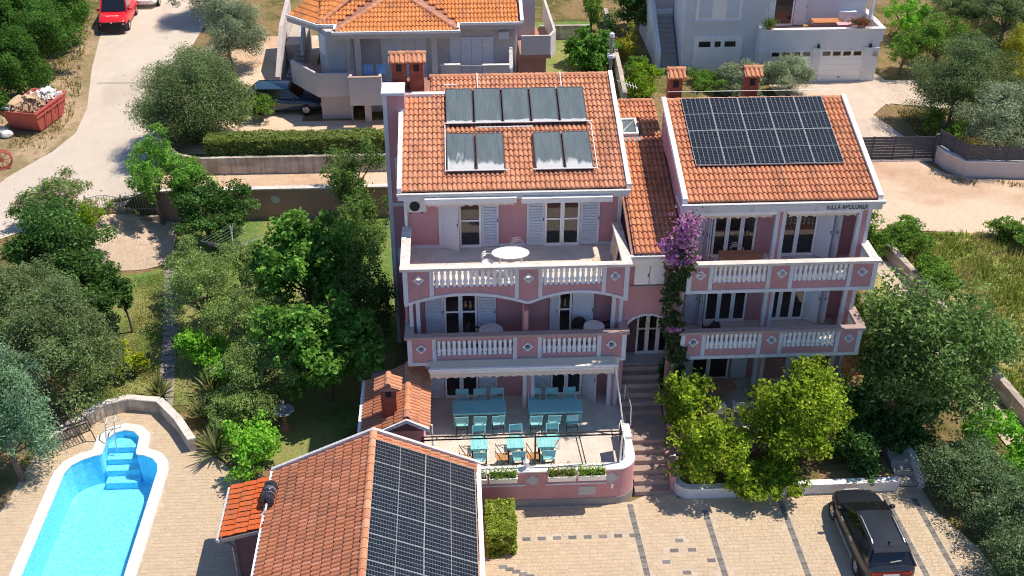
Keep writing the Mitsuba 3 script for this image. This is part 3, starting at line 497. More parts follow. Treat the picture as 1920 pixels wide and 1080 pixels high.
for zf in (6.67, 3.87):
    glazed(RV, 11.0, 12.55, zf, zf+2.2, y, 3, None); glazed(RV, 13.35, 14.75, zf, zf+2.2, y, 3 if zf < 5 else 2, None)
    for a, c, w, an in ((10.25, y-.05, .42, -8), (10.68, y-.05, .34, -70), (10.80, y-.05, .34, -78), (14.78, y-.04, .55, -35), (15.28, y-.05, .38, -62), (15.42, y-.05, .36, -75)): shutter(RV, (a, c), w, zf+.02, zf+2.2, an, panel=True)
glazed(RV, 10.6, 12.2, 1.15, 3.3, y, 2, None); shutter(RV, (10.3, y-.03), .5, 1.2, 3.3, 0, panel=True); shutter(RV, (12.3, y-.03), .6, 1.2, 3.3, 0, panel=True); shutter(RV, (14.4, y-.03), .6, 1.2, 3.3, 0, panel=True); shutter(RV, (15.1, y-.03), .5, 1.2, 3.3, 0, panel=True)
for cx, yy in ((9.95, 6.6), (12.85, 6.65)): chimney(RV, cx-.02, cx+.46, yy, yy+.5, 10.6, 11.75, PALE[:4])
P(RR, 'antenna_wire', B().tube([(9.8, yr+.1, zr+.35), (16.2, yr+.1, zr+.33)], .012, 4), 'alu')
# ------------------------------------------------------------------ entrance wing between them
LK = thing('entrance_wing', 'narrow pink wing with arched glazed doorway, squeezed between both villas', 'building')
awl = Polygon([(7.66, 1.2), (9.73, 1.2), (9.73, 7.7), (7.66, 7.7)]).difference(Polygon([(7.83, 1.2), (9.43, 1.2)]+[(8.63+.8*math.cos(t), 4.52+.66*math.sin(t)) for t in np.linspace(0, math.pi, 15)]))
P(LK, 'wall', B().prism(awl, .66, .82), 'pink'); P(LK, 'wall', bx(7.71, 9.72, 2.1, 8.2, .5, 7.6), 'plum')
ring = [(8.63+.86*math.cos(t), 4.52+.72*math.sin(t)) for t in np.linspace(0, math.pi, 17)]+[(8.63+.78*math.cos(t), 4.52+.64*math.sin(t)) for t in np.linspace(math.pi, 0, 17)]
P(LK, 'arch_band', B().prism(ring, .63, .66), 'trim'); P(LK, 'porch_floor', bx(7.72, 9.72, 1.3, 2.1, 1.9, 2.52), 'floor_m')
glazed(LK, 8.50, 9.72, 2.53, 4.8, 2.05, 3, .5)
P(LK, 'window_lintel', bx(7.72, 9.71, .58, .66, 7.28, 7.66), 'gloss_white'); shutter(LK, (8.02, .64), .52, 6.50, 7.27, 0, panel=True, m='gloss_white'); shutter(LK, (8.57, .64), .52, 6.50, 7.27, 0, panel=True, m='gloss_white'); P(LK, 'window_sill', bx(7.9, 9.35, .56, .66, 6.38, 6.46), 'capdark')
tp = math.radians(17); LR = P(LK, 'roof', B().prism([(.56, 7.78), (8.2, 7.78+7.64*math.tan(tp)), (8.3, 10.0), (8.2, 9.95), (.56, 7.64)], 7.84, 9.72, 'yz'), 'terra')
roof_tiles(LR, (7.96, .5, 7.79), (1, 0, 0), (0, math.cos(tp), math.sin(tp)), [(0, 0), (1.76, 0), (1.76, 8.05), (0, 8.05)], ORANGE, hole=sbox(.1, 5.9, .95, 7.0), seed=8)
ridge_tiles(LR, (7.9, 8.2, 10.22), (9.6, 8.2, 10.22), PALE); P(LR, 'gutter', bx(7.80, 9.75, .38, .5, 7.65, 7.76), 'gutter'); P(LR, 'fascia', bx(7.82, 9.74, .5, .56, 7.45, 7.75), 'gloss_white')
sk = thing('skylight', 'small white framed roof window on the narrow tiled roof between villas', 'roof window')
n_ = np.array([0, -math.sin(tp), math.cos(tp)]); Rk = np.stack([[1, 0, 0], [0, math.cos(tp), math.sin(tp)], n_], 1); o_ = np.array([8.46, 6.65, 7.79+6.15*math.tan(tp)])+n_*.08
P(sk, 'frame', B().box(-.36, -.28, -.45, .45, 0, .14).box(.28, .36, -.45, .45, 0, .14).box(-.28, .28, -.45, -.37, 0, .14).box(-.28, .28, .37, .45, 0, .14).xf(Rk, o_), 'gloss_white'); P(sk, 'pane', bx(-.28, .28, -.37, .37, .06, .09).xf(Rk, o_), 'coll'); P(sk, 'flashing', bx(-.5, .5, -.75, -.45, -.03, .02).xf(Rk, o_), 'grey_metal')
single('satellite_dish', 'round white satellite dish beside the little roof window', 'satellite dish', B().lathe([(0, .07), (.2, .05), (.36, .0), (.44, -.05), (.45, -.06), (.36, -.02), (.2, .03), (0, .05)], 20).xf(np.array([[.25, 0, .97], [0, 1, 0], [-.97, 0, .25]])@np.diag([1, .9, 1]), (8.16, 6.5, 10.0)).tube([(8.04, 6.55, 9.95), (8.02, 6.6, 9.5)], .03), 'gloss_white', smooth=40)
# collectors and photovoltaic panels: each stands on the roof and is a thing of its own
nR = np.array([0, -SP, CP]); RRt = np.stack([[1, 0, 0], [0, CP, SP], nR], 1)
def panel(name, label, cat, group, o, R, w, h, m, th=.09, fr=.03, fm='alu'):
    k = thing(name, label, cat, group); o = np.array(o)
    P(k, 'frame', B().box(0, w, 0, fr, 0, th).box(0, w, h-fr, h, 0, th).box(0, fr, fr, h-fr, 0, th).box(w-fr, w, fr, h-fr, 0, th).box(fr, w-fr, fr, h-fr, 0, th*.4).xf(R, o), fm)
    v = np.array([[fr, fr, 0], [w-fr, fr, 0], [w-fr, h-fr, 0], [fr, h-fr, 0]])+[0, 0, th*.9]
    kk = nm(k+'__glass_face'); scene[kk] = mikit.ply((v@R.T+o, np.array([[0, 1, 2], [0, 2, 3]])), m, uv=np.array([[0, 0], [1, 0], [1, 1], [0, 1]], float)); return k
for i in range(5):
    w_ = ['far left', 'second from left', 'middle', 'second from right', 'far right'][i]
    panel('solar_collector', f'grey water heating collector, {w_} in the upper row of five', 'solar collector', 'water collectors on the villa roof', np.array([1.57+1.055*i, 5.72, 9.33+3.22*TP])+nR*.12, RRt, 1.0, 1.98, 'coll', .1, .035, 'fence_grey')
for i, x in enumerate((1.57, 2.63, 4.72, 5.78)):
    w_ = ['stained left one of the left pair', 'stained right one of the left pair', 'clean left one of the right pair', 'stained right one of the right pair'][i]
    panel('solar_collector', f'water collector in the lower row, {w_}', 'solar collector', 'water collectors on the villa roof', np.array([x, 3.3, 9.33+.8*TP])+nR*.12, RRt, 1.0, 1.98, 'coll', .1, .035, 'fence_grey')
pipes = B()
for z, a, b_ in ((3.22, 1.5, 3.8), (3.22, 4.6, 6.9), (5.4, 2.7, 4.75), (5.64, 1.5, 6.95), (7.75, 1.5, 2.0)): pipes.tube([(a, z, 9.33+(z-2.5)*TP+.24), (b_, z, 9.33+(z-2.5)*TP+.24)], .025, 6)
for x in (2.78, 5.98): pipes.tube([(x, 7.7, 11.05), (x, 8.5, 11.33)], .025, 6)
for x in (1.52, 6.9): pipes.tube([(x, 3.2, 9.75), (x, 5.7, 10.5)], .02, 6)
single('collector_pipework', 'white pipe runs linking the water collectors on the roof', 'pipe', pipes, 'gloss_white')
for r in range(2):
    for i in range(5):
        panel('photovoltaic_panel', f"dark solar panel on the named villa's roof, {['lower', 'upper'][r]} row, {['first', 'second', 'third', 'fourth', 'fifth'][i]} from the left", 'solar panel', 'solar panels on the named villa', np.array([10.27+1.055*i, 2.62+r*1.735, 9.47+(1.62+r*1.735)*TP])+nR*.13, RRt, 1.04, 1.79, 'pv', .05, .011, 'frame_m')
# ------------------------------------------------------------------ outbuilding, garage, lean-to
OB = thing('outbuilding', 'small tiled outbuilding with brick chimney, wedged between terrace and garage', 'outbuilding')
P(OB, 'wall', bx(-1.4, .55, -2.3, 1.3, 0, 2.6), 'pink'); P(OB, 'gable_wall', B().prism([(-1.3, 2.6), (.5, 2.6), (.5, 2.9), (0, 3.15)], -2.3, .7, 'xz'), 'plum')
OR = P(OB, 'roof', B().prism([(-1.56, 2.50), (0, 3.28), (.70, 2.86), (.70, 2.78), (0, 3.18), (-1.56, 2.40)], -2.52, .75, 'xz'), 'terra')
a1, a2 = math.atan2(.78, 1.56), math.atan2(.42, .70)
roof_tiles(OR, (.74, -2.5, 2.84), (0, 1, 0), (-math.cos(a2), 0, math.sin(a2)), [(0, 0), (3.2, 0), (3.2, .82), (0, .82)], PALE, ex=.41, seed=11)
roof_tiles(OR, (-1.56, .72, 2.50), (0, -1, 0), (math.cos(a1), 0, math.sin(a1)), [(0, 0), (3.2, 0), (3.2, 1.76), (0, 1.76)], AGED, hole=sbox(1.95, .75, 2.75, 1.5), ex=.44, seed=12)
ridge_tiles(OR, (0, -2.52, 3.33), (0, .7, 3.33), PALE, r=.12)
P(OR, 'verge_board', B().prism([(-1.6, 2.40), (0, 3.20), (.76, 2.76), (.76, 2.92), (0, 3.34), (-1.6, 2.54)], -2.62, -2.53, 'xz'), 'gloss_white'); P(OR, 'gutter', bx(-1.74, -1.58, -2.6, .8, 2.40, 2.52), 'gloss_white'); P(OR, 'downpipe', B().tube([(.84, -2.3, 2.85), (.84, -2.3, 1.2)], .035, 6), 'gloss_white')
chimney(OB, -.86, -.34, -1.98, -1.5, 2.6, 4.15, PALE, along='y')
GA = thing('garage', 'garage with orange tiled left slope and a right slope covered in solar panels', 'garage')
ga = math.atan2(1.5, 3.34); GL = 3.34/math.cos(ga)
P(GA, 'wall', bx(-4.1, 2.1, -13.5, -4.2, 0, 2.45), 'pink'); P(GA, 'gable_wall', B().prism([(-4.1, 2.45), (2.1, 2.45), (-1.0, 3.8)], -4.35, -4.2, 'xz'), 'pink')
GR = P(GA, 'roof', B().prism([(-4.3, 2.46), (-1.0, 3.95), (2.28, 2.46), (2.28, 2.36), (-1.0, 3.84), (-4.3, 2.36)], -13.5, -4.02, 'xz'), 'terra')
roof_tiles(GR, (-4.32, -4.05, 2.46), (0, -1, 0), (math.cos(ga), 0, math.sin(ga)), [(0, 0), (8.6, 0), (8.6, GL), (0, GL)], AGED[:5]+ORANGE[3:6], ex=GL/11, seed=21)
roof_tiles(GR, (2.30, -13.0, 2.46), (0, 1, 0), (-math.cos(ga), 0, math.sin(ga)), [(0, 0), (8.95, 0), (8.95, GL), (0, GL)], ORANGE+PALE[:3], hole=sbox(-1, .1, 8.6, 3.45), ex=GL/11, seed=22)
ridge_tiles(GR, (-1.0, -12.9, 4.02), (-1.0, -4.03, 4.02), PALE[:4]+ORANGE[:2], r=.13)
P(GR, 'verge_board', B().prism([(-4.46, 2.38), (-1.0, 3.93), (2.45, 2.38), (2.45, 2.55), (-1.0, 4.13), (-4.46, 2.55)], -4.01, -3.9, 'xz'), 'gutter'); P(GR, 'gutter', bx(2.31, 2.46, -13.5, -4.02, 2.36, 2.5), 'gloss_white'); P(GR, 'gutter', bx(-4.47, -4.32, -13.5, -4.02, 2.36, 2.5), 'gloss_white')
Rg = np.stack([[0, 1, 0], [-math.cos(ga), 0, math.sin(ga)], [math.sin(ga), 0, math.cos(ga)]], 1)
for r in range(7):
    for i in range(2):
        o = np.array([2.28, -4.42-1.05*(r+1), 2.46])+Rg[:, 1]*(.1+i*1.735)+Rg[:, 2]*.12
        panel('photovoltaic_panel', f"dark solar panel on the garage, {['eaves', 'ridge'][i]} column, {['topmost', 'second', 'third', 'fourth', 'fifth', 'sixth', 'seventh'][r]} from the gable end", 'solar panel', 'solar panels on the garage', o, Rg, 1.04, 1.725, 'pv', .05, .011, 'frame_m')
LT = thing('lean_to_shed', 'low lean-to shed with new flat bright orange tiles against the garage', 'shed')
P(LT, 'wall', bx(-5.35, -4.12, -6.45, -4.45, 0, 2.1), 'plum'); la = math.atan2(.36, 1.38)
LTR = P(LT, 'roof', B().prism([(-5.7, 2.12), (-4.36, 2.46), (-4.36, 2.38), (-5.7, 2.04)], -6.66, -4.3, 'xz'), 'rust')
roof_tiles(LTR, (-5.74, -4.25, 2.13), (0, -1, 0), (math.cos(la), 0, math.sin(la)), [(0, 0), (2.42, 0), (2.42, 1.38), (0, 1.38)], NEWT, w=.242, ex=.46, flat=True, seed=23, lift=.0)
P(LTR, 'gutter', B().tube([(-5.82, -4.3, 2.06), (-5.82, -6.72, 2.06)], .06, 8), 'gutter'); P(LTR, 'verge_board', B().prism([(-5.7, 2.0), (-4.36, 2.34), (-4.36, 2.46), (-5.7, 2.12)], -6.72, -6.67, 'xz'), 'grey_metal'); P(LT, 'downpipe', B().tube([(-5.8, -6.7, 2.02), (-5.5, -6.6, 1.85), (-5.42, -6.5, 1.6), (-5.42, -6.5, 0)], .045, 8), 'grey_metal')
bb = B(); yy = np.linspace(-5.85, -4.95, 19); rr = .19+.018*np.sin(np.arange(19)*2.3)+.012*np.cos(np.arange(19)*5.1); rr[0] = rr[-1] = .11; rr[1] = rr[-2] = .17
bb.tube([(-4.30+.05*math.sin(k), t, 2.80) for k, t in enumerate(yy)], rr, 14)
wb = thing('wrapped_pipe_bundle', "black wrapped bundle lying on the garage's left eaves", 'pipe bundle'); P(wb, 'foil_wrap', bb, 'wrap', smooth=35)
for t in (-5.55, -5.35, -5.3): P(wb, 'tape_band', B().lathe([(.205, -.012), (.215, 0), (.205, .012)], 14).xf(np.array([[1, 0, 0], [0, 0, 1.], [0, -1, 0]]), (-4.3, t, 2.80)), 'alu')
P(wb, 'pipe_end', B().tube([(-4.32, -5.85, 2.78), (-4.36, -6.05, 2.66), (-4.5, -6.1, 2.5)], .035, 8), 'gloss_white')
# ------------------------------------------------------------------ front terrace and its stairs
TE_ = thing('terrace', 'raised pink walled terrace in front of the villa with rounded corner', 'terrace')
from shapely.geometry import LineString
path = LineString([(.6, -3.28), (7.15, -3.28)]+[(7.15+.55*math.sin(t), -2.73-.55*math.cos(t)) for t in np.linspace(.1, 1.5, 9)]+[(7.70, -1.15)])
P(TE_, 'paving', bx(.0, 7.6, -3.2, 1.4, 1.0, 1.15), 'floor_m'); P(TE_, 'retaining_wall', B().prism(path.buffer(.17, cap_style='flat'), .32, 1.55, 'xy'), 'pink'); P(TE_, 'plinth', B().prism(path.buffer(.19, cap_style='flat'), -.05, .32, 'xy'), 'plinth')
P(TE_, 'paving', bx(7.601, 7.92, -1.1, 1.35, 1.0, 1.149), 'floor_m'); P(TE_, 'coping', B().prism(path.buffer(.18, cap_style='flat'), 1.55, 1.60, 'xy'), 'gloss_white')
for x in (4.25, 6.98): diamond(TE_, x, 1.22, -3.45, .26, False, 'diamond_grey')
P(TE_, 'ventilation_grille', bx(5.85, 6.45, -3.475, -3.44, .48, .86), 'diamond_grey'); P(TE_, 'wall_lamp', bx(6.98, 7.05, -3.52, -3.45, .78, .95), 'gloss_white')
P(TE_, 'ledge', bx(1.3, 4.0, -3.5, -3.44, 1.0, 1.05), 'trim'); P(TE_, 'ledge', bx(4.7, 6.8, -3.5, -3.44, 1.0, 1.05), 'trim')
P(TE_, 'corner_planter', bx(7.52, 7.88, -1.9, -1.15, 1.55, 1.72), 'gloss_white')
rail = thing('terrace_rail_frame', 'dark double rail frame spanning above the terrace front wall', 'rail frame')
for z in (2.83, 2.97): P(rail, 'rail', bx(.5, 7.3, -3.13, -3.09, z, z+.035), 'black_metal')
for x in (.5, 1.0, 2.6, 4.34, 5.5, 6.6, 7.27): P(rail, 'spacer', bx(x, x+.04, -3.13, -3.09, 2.866, 2.97), 'black_metal')
for x in (.48, 4.32): P(rail, 'post', bx(x, x+.06, -3.14, -3.08, 1.6, 2.83), 'black_metal')
P(rail, 'post', B().tube([(7.3, -3.1, 1.6), (7.32, -3.1, 3.0)], .035, 8), 'gloss_white')
for d in (0, .12): P(rail, 'brace', B().bar((5.72+d, -3.1, 2.83), (6.0+d, -3.15, 1.6), .035), 'black_metal')
sc = thing('wind_screen', 'dark screen panel at the right end of the terrace', 'shade'); P(sc, 'mesh_panel', bx(7.42, 7.44, -3.0, -1.95, 1.6, 2.45), 'dark'); P(sc, 'frame', B().bar((7.43, -3.0, 1.6), (7.43, -3.0, 2.5), .04).bar((7.43, -1.95, 1.6), (7.43, -1.95, 2.5), .04).bar((7.43, -3.0, 2.5), (7.43, -1.95, 2.5), .04), 'gloss_white')  # dark panel and frame added to stand for a fence panel's shadow
AW = thing('awning', 'nearly closed cream awning with scalloped edge over the terrace', 'awning')
P(AW, 'cassette', bx(.72, 7.46, -.02, .1, 3.72, 3.93), 'grey_metal'); P(AW, 'canopy', B().prism([(.0, 3.90), (-.36, 3.80), (-.36, 3.78), (.0, 3.87)], .78, 7.40, 'yz'), 'cream'); P(AW, 'front_bar', bx(.74, 7.46, -.46, -.36, 3.74, 3.82), 'gloss_white'); P(AW, 'front_bar', bx(.76, 7.34, -.45, -.40, 3.65, 3.71), 'gloss_white')
def valance(x0, x1, zt, h, n): return [(x0, zt), (x1, zt)]+[(x1-(x1-x0)*t/(n*6), zt-h+.06*abs(math.sin(math.pi*t/6))) for t in range(n*6+1)]
P(AW, 'valance', B().prism(valance(.80, 7.36, 3.67, .27, 22), -.43, -.42), 'canvas'); P(AW, 'stay_pole', B().tube([(7.40, -.4, 3.7), (7.68, -1.1, 1.62)], .03, 8), 'gloss_white')
def cassette(lbl, x0, x1, y, z, val):
    k = thing('awning', lbl, 'awning'); P(k, 'cassette', bx(x0, x1, y-.2, y, z, z+.2), 'gloss_white')
    P(k, 'valance', B().prism(valance(x0+.1, x1-.1, z+.02, val, max(3, int((x1-x0)/.3))), y-.10, y-.09), 'canvas'); P(k, 'arm', bx(x0+.12, x0+.2, y-.05, y+.08, z-.03, z+.02), 'gutter')
cassette('white rolled awning under the eaves above the left balcony door', .77, 3.98, 2.43, 8.98, .18); cassette('longer white rolled awning under the eaves above the shuttered double door', 4.16, 7.36, 2.43, 8.94, .05)
cassette('pale scalloped awning above the brown table balcony', 10.0, 12.85, 1.15, 8.98, .2); cassette('pale scalloped awning under the house name lettering', 13.25, 15.8, 1.15, 8.98, .2)
ST = thing('stone_stairs', 'brown stairs climbing from the parking between terrace and planted bank', 'stairs')
for i in range(6): P(ST, 'step', bx(7.92, 9.18, -3.1+.33*i, -1.1, .192*i, .192*(i+1)), 'steps_m')
P(ST, 'landing', bx(7.92, 9.4, -1.098, .2, .6, 1.15), 'steps_m')
for i in range(6): P(ST, 'step', bx(7.80, 9.3, -.05+.25*i, 1.3, 1.152+.225*i, 1.15+.225*(i+1)), 'steps_m')
P(ST, 'side_wall', bx(9.19, 9.36, -3.0, -1.1, -.02, .75), 'pink'); P(ST, 'side_wall', bx(9.36, 9.5, -1.1, .6, .5, 1.5), 'pink'); P(ST, 'handrail', B().tube([(7.95, -1.15, 1.6), (7.93, -1.15, 2.4), (7.93, .3, 2.4), (7.9, .3, 1.2)], .022, 6), 'alu')
TR = thing('terrace', 'shaded terrace with white chairs behind the lemon trees', 'terrace')
P(TR, 'paving', bx(9.6, 16.6, -1.15, 2.1, .9, 1.12), 'floor_m'); P(TR, 'retaining_wall', bx(9.6, 16.6, -1.4, -1.16, 0, 1.2), 'pink'); P(TR, 'bed_soil', B().prism([(9.55, -3.1), (17.2, -3.1), (17.2, -1.4), (9.55, -1.4)], 0, .38, 'xy'), 'ground_m')
lp_ = LineString([(9.55, -.9), (9.42, -2.0)]+[(9.95-.55*math.cos(t), -2.75-.5*math.sin(t)) for t in np.linspace(.2, 1.5, 7)]+[(17.3, -3.2)])
pw = thing('planter_wall', 'low rounded white wall edging the lemon tree bed by the parking', 'planter wall'); P(pw, 'wall', B().prism(lp_.buffer(.12, cap_style='flat'), -.05, .42, 'xy'), 'house_blue'); P(pw, 'coping', B().prism(lp_.buffer(.14, cap_style='flat'), .42, .47, 'xy'), 'gloss_white')
s2 = thing('garden_steps', 'short white edged steps between the planter wall and grey shrubs', 'steps')
for i in range(4): P(s2, 'step', bx(17.35, 18.1, -3.1+.42*i, -1.2, .02, .16*(i+1)), 'concrete')
P(s2, 'edge_wall', bx(18.1, 18.3, -3.2, -1.0, -.02, .62), 'house_blue')
# troughs along the terrace wall
for i, x in enumerate((1.74, 2.76, 4.76, 5.79)):
    k = thing('flower_trough', ['white flower trough half hidden behind the garage gutter', 'white flower trough left of the grey wall diamond', 'white flower trough right of the grey wall diamond', 'white flower trough nearest the rounded terrace corner'][i], 'flower trough', 'flower troughs on the terrace wall')
    P(k, 'trough', B().prism([(-3.74, 1.36), (-3.50, 1.36), (-3.44, 1.58), (-3.80, 1.58)], x, x+.95, 'yz').box(x-.01, x+.96, -3.82, -3.42, 1.58, 1.62), 'gloss_white'); P(k, 'soil', bx(x+.03, x+.92, -3.77, -3.46, 1.6, 1.63), 'dark')
lan = thing('garden_lantern', 'small white lantern standing on the terrace wall coping', 'lantern'); P(lan, 'base', bx(3.9, 4.15, -3.42, -3.2, 1.6, 1.64), 'gloss_white'); P(lan, 'body', B().lathe([(0, 1.64), (.05, 1.64), (.03, 1.72), (.08, 1.76), (.09, 1.92), (.12, 1.95), (.02, 2.05), (0, 2.06)], 10, (4.04, -3.3, 0)), 'gloss_white')
# ------------------------------------------------------------------ terrace furniture
CH = Tpl()
b = B()
for yy_ in (-.18, -.06, .06, .17): b.box(-.2, .2, yy_-.05, yy_+.05, .445, .465)
CH.add('seat', b, 'teal')
b = B()
for z in (.64, .735, .83): b.box(-.215, .215, -.245, -.228, z-.042, z+.042)
CH.add('backrest', b, 'teal')
for sx in (-1, 1): CH.add('leg', B().bar((sx*.22, .2, 0), (sx*.22, -.24, .87), .03, .022), 'teal'); CH.add('leg', B().bar((sx*.2, -.24, 0), (sx*.2, .18, .45), .03, .022), 'black_metal')
CH.add('stretcher', B().box(-.2, .2, -.13, -.11, .2, .222), 'black_metal')
CW = Tpl(); b = B()
for yy_ in (-.15, -.05, .05, .15): b.box(-.19, .19, yy_-.042, yy_+.042, .43, .45)
CW.add('seat', b, 'chair_wood'); b = B()
for z in (.62, .72, .81): b.box(-.2, .2, -.24, -.225, z-.035, z+.035)
CW.add('backrest', b, 'chair_wood')
for sx in (-1, 1): CW.add('leg', B().bar((sx*.2, .2, 0), (sx*.2, -.23, .86), .028, .02), 'black_metal'); CW.add('leg', B().bar((sx*.185, -.23, 0), (sx*.185, .18, .44), .028, .02), 'black_metal')
def table(label, x0, x1, y0, y1, z, h, m, nslat=8, grp=None, name='table', legm=None):
    k = thing(name, label, 'table', grp); w = (x1-x0)/nslat
    for i in range(nslat): P(k, 'tabletop_slat', bx(x0+i*w+.003, x0+(i+1)*w-.003, y0, y1, z+h-.03, z+h), m)
    P(k, 'apron', bx(x0+.04, x1-.04, y0+.03, y0+.05, z+h-.1, z+h-.03), m); P(k, 'apron', bx(x0+.04, x1-.04, y1-.05, y1-.03, z+h-.1, z+h-.03), m)
    for a in (x0+.05, x1-.09):
        for c_ in (y0+.04, y1-.08): P(k, 'leg', bx(a, a+.04, c_, c_+.04, z, z+h-.03), legm or m)
    return k
ZT = 1.15
table('long turquoise slatted table on the left of the terrace', 1.54, 3.49, -.55, .2, ZT, .75, 'teal', 10); table('long turquoise slatted table on the right of the terrace', 4.32, 6.28, -.62, .12, ZT, .75, 'teal', 10)
for n_t, (x0, a, b_) in enumerate(((1.9, 'left', .62), (4.58, 'right', .55))):
    for i, w_ in enumerate(('left', 'middle', 'right')):
        k = thing('folding_chair', f'turquoise folding chair on the house side of the {a} long table, {w_} one', 'chair', 'turquoise chairs at the long tables'); CH.put(k, mat4(rotz(180+(i-1)*2), (x0+.66*i, b_-.1, ZT)))
        k = thing('folding_chair', f'turquoise folding chair on the front side of the {a} long table, {w_} one', 'chair', 'turquoise chairs at the long tables'); CH.put(k, mat4(rotz((i-1)*3+2), (x0-.02+.65*i, -.66-(.07 if n_t else 0), ZT)))
for i, (x, w_) in enumerate(((2.46, 'left'), (3.72, 'middle'), (4.80, 'right'))):
    table(f'small square turquoise table, {w_} one of three by the rail', x-.31, x+.31, -2.5, -1.94, ZT, .72, 'teal', 5, 'small square terrace tables', 'bistro_table', 'black_metal')
    k = thing('folding_chair', f'turquoise folding chair behind the {w_} small table, back to the long tables', 'chair', 'turquoise chairs at the small tables'); CH.put(k, mat4(rotz(180), ((2.47, 3.78, 5.09)[i], -1.62, ZT)))
    k = thing('folding_chair', f'turquoise folding chair in front of the {w_} small table, by the wall', 'chair', 'turquoise chairs at the small tables'); CH.put(k, mat4(rotz(0), ((2.47, 3.82, 4.86)[i], -2.62, ZT)))
    k = thing('folding_chair', f'wood seated folding chair turned sideways beside the {w_} small table', 'chair', 'wood seated folding chairs'); CW.put(k, mat4(rotz(-90), (x-.48, -2.62, ZT)))
WC = Tpl()
WC.add('seat', B().lathe([(0, .43), (.2, .43), (.21, .44), (.2, .455), (0, .455)], 14), 'gloss_white')
b = B()
for z in (.6, .68, .76): b.tube([(.21*math.sin(t), -.21*math.cos(t), z) for t in np.linspace(-1.0, 1.0, 7)], .018, 5)
WC.add('backrest', b, 'alu')
WC.add('armrest', B().tube([(.24*math.sin(t), -.24*math.cos(t), .65) for t in np.linspace(-2.1, 2.1, 13)], .016, 5), 'alu')
for a in (45, 135, 225, 315): WC.add('leg', B().tube([(.19*math.cos(math.radians(a)), .19*math.sin(math.radians(a)), .44), (.24*math.cos(math.radians(a)), .24*math.sin(math.radians(a)), 0)], .014, 5), 'alu')
def pedestal(name, label, x, y, z, rx, ry, h, m, cloth=False, grp=None):
    k = thing(name, label, 'table', grp)
    if cloth: P(k, 'tablecloth', B().lathe([(0, h+.004), (rx, h+.004), (rx+.02, h-.01), (rx+.05, h*.35), (rx+.03, h*.3)], 20).xf(np.diag([1, ry/rx, 1]), (x, y, z)), m, smooth=30)
    P(k, 'tabletop', B().lathe([(0, h-.03), (rx-.01, h-.03), (rx, h-.015), (rx-.01, h), (0, h)], 28).xf(np.diag([1, ry/rx, 1]), (x, y, z)), m)
    for a in (40, 140, 220, 320): P(k, 'leg', B().tube([(rx*.7*math.cos(math.radians(a)), ry*.7*math.sin(math.radians(a)), h-.03), (rx*.75*math.cos(math.radians(a)), ry*.75*math.sin(math.radians(a)), 0)], .016, 6).xf(np.eye(3), (x, y, z)), 'alu')
pedestal('balcony_table', 'white oval table out on the sunny top balcony', 3.72, 1.35, 6.75, .67, .43, .74, 'gloss_white')
for (x, y_, a, l) in ((2.92, 1.25, 260, 'white metal armchair left of the oval balcony table'), (4.0, 2.15, 185, 'white metal armchair between the oval table and the house wall'), (3.4, .72, 10, 'low white metal chair in front of the oval table')): WC.put(thing('garden_chair', l, 'chair', 'white metal balcony chairs'), mat4(rotz(a), (x, y_, 6.75)))
pedestal('balcony_table', 'round table under a white cloth on the right middle balcony', 6.72, .78, 3.95, .36, .36, .74, 'gloss_white', True); pedestal('balcony_table', 'round table under a pale cloth on the left middle balcony', 3.0, .75, 3.95, .42, .42, .70, 'trim', True)
DC = Tpl(); DC.add('seat', bx(-.22, .22, -.2, .22, .42, .46), 'black_metal'); DC.add('backrest', B().prism([(-.24, .46), (.24, .46), (.26, .7), (.18, .88), (0, .93), (-.18, .88), (-.26, .7)], -.26, -.22), 'black_metal')
for sx in (-1, 1): DC.add('armrest', bx(sx*.25-.02, sx*.25+.02, -.24, .2, .62, .66), 'black_metal'); DC.add('leg', B().bar((sx*.22, .18, 0), (sx*.22, .18, .64), .03), 'black_metal'); DC.add('leg', B().bar((sx*.22, -.22, 0), (sx*.22, -.22, .5), .03), 'black_metal')
for (x, y_, z, a, l) in ((6.2, .85, 3.95, 180, 'black chair left of the white cloth table on the middle balcony'), (7.3, .9, 3.95, 110, 'black chair right of the white cloth table on the middle balcony'), (2.4, .8, 3.95, 250, 'black chair beside the pale cloth table'), (11.0, .9, 3.85, 20, 'black chair on the shaded balcony behind the lemon trees')): DC.put(thing('balcony_chair', l, 'chair', 'black balcony chairs'), mat4(rotz(a), (x, y_, z)))
fb = thing('folded_lounger', 'folded pale lounger leaning at the right end of the top balcony', 'lounger'); P(fb, 'frame', B().bar((7.38, 1.2, 6.77), (7.5, 1.25, 7.75), .05).bar((7.38, 2.3, 6.77), (7.5, 2.3, 7.75), .05).bar((7.5, 1.25, 7.75), (7.5, 2.3, 7.75), .05), 'gloss_white'); P(fb, 'board', B().obox((7.47, 1.75, 7.3), (.03, 1.0, .9), np.array([[1, 0, .12], [0, 1, 0], [-.12, 0, 1]])), 'kraft')
sm = thing('slatted_mat', 'pale slatted wooden mat lying at the top balcony corner', 'mat')
for i in range(9): P(sm, 'slat', bx(6.72, 7.22, 1.05+i*.13, 1.155+i*.13, 6.75, 6.78), 'cream')
table('brown wooden table on the balcony below the rolled awning', 11.05, 12.5, .62, 1.28, 6.65, .76, 'wood', 6, name='balcony_table')
for (x, y_, a, l) in ((10.72, .9, 80, 'white metal chair left of the brown balcony table'), (12.8, .85, 280, 'silver metal chair right of the brown balcony table'), (11.8, 1.6, 180, 'silver chair behind the brown balcony table')): WC.put(thing('garden_chair', l, 'chair', 'metal chairs round the brown table'), mat4(rotz(a), (x, y_, 6.65)))
PC = Tpl(); PC.add('seat', bx(-.23, .23, -.2, .24, .40, .44), 'gloss_white'); PC.add('backrest', B().prism([(-.23, .42), (.23, .42), (.22, .8), (.14, .88), (-.14, .88), (-.22, .8)], -.24, -.2), 'gloss_white')
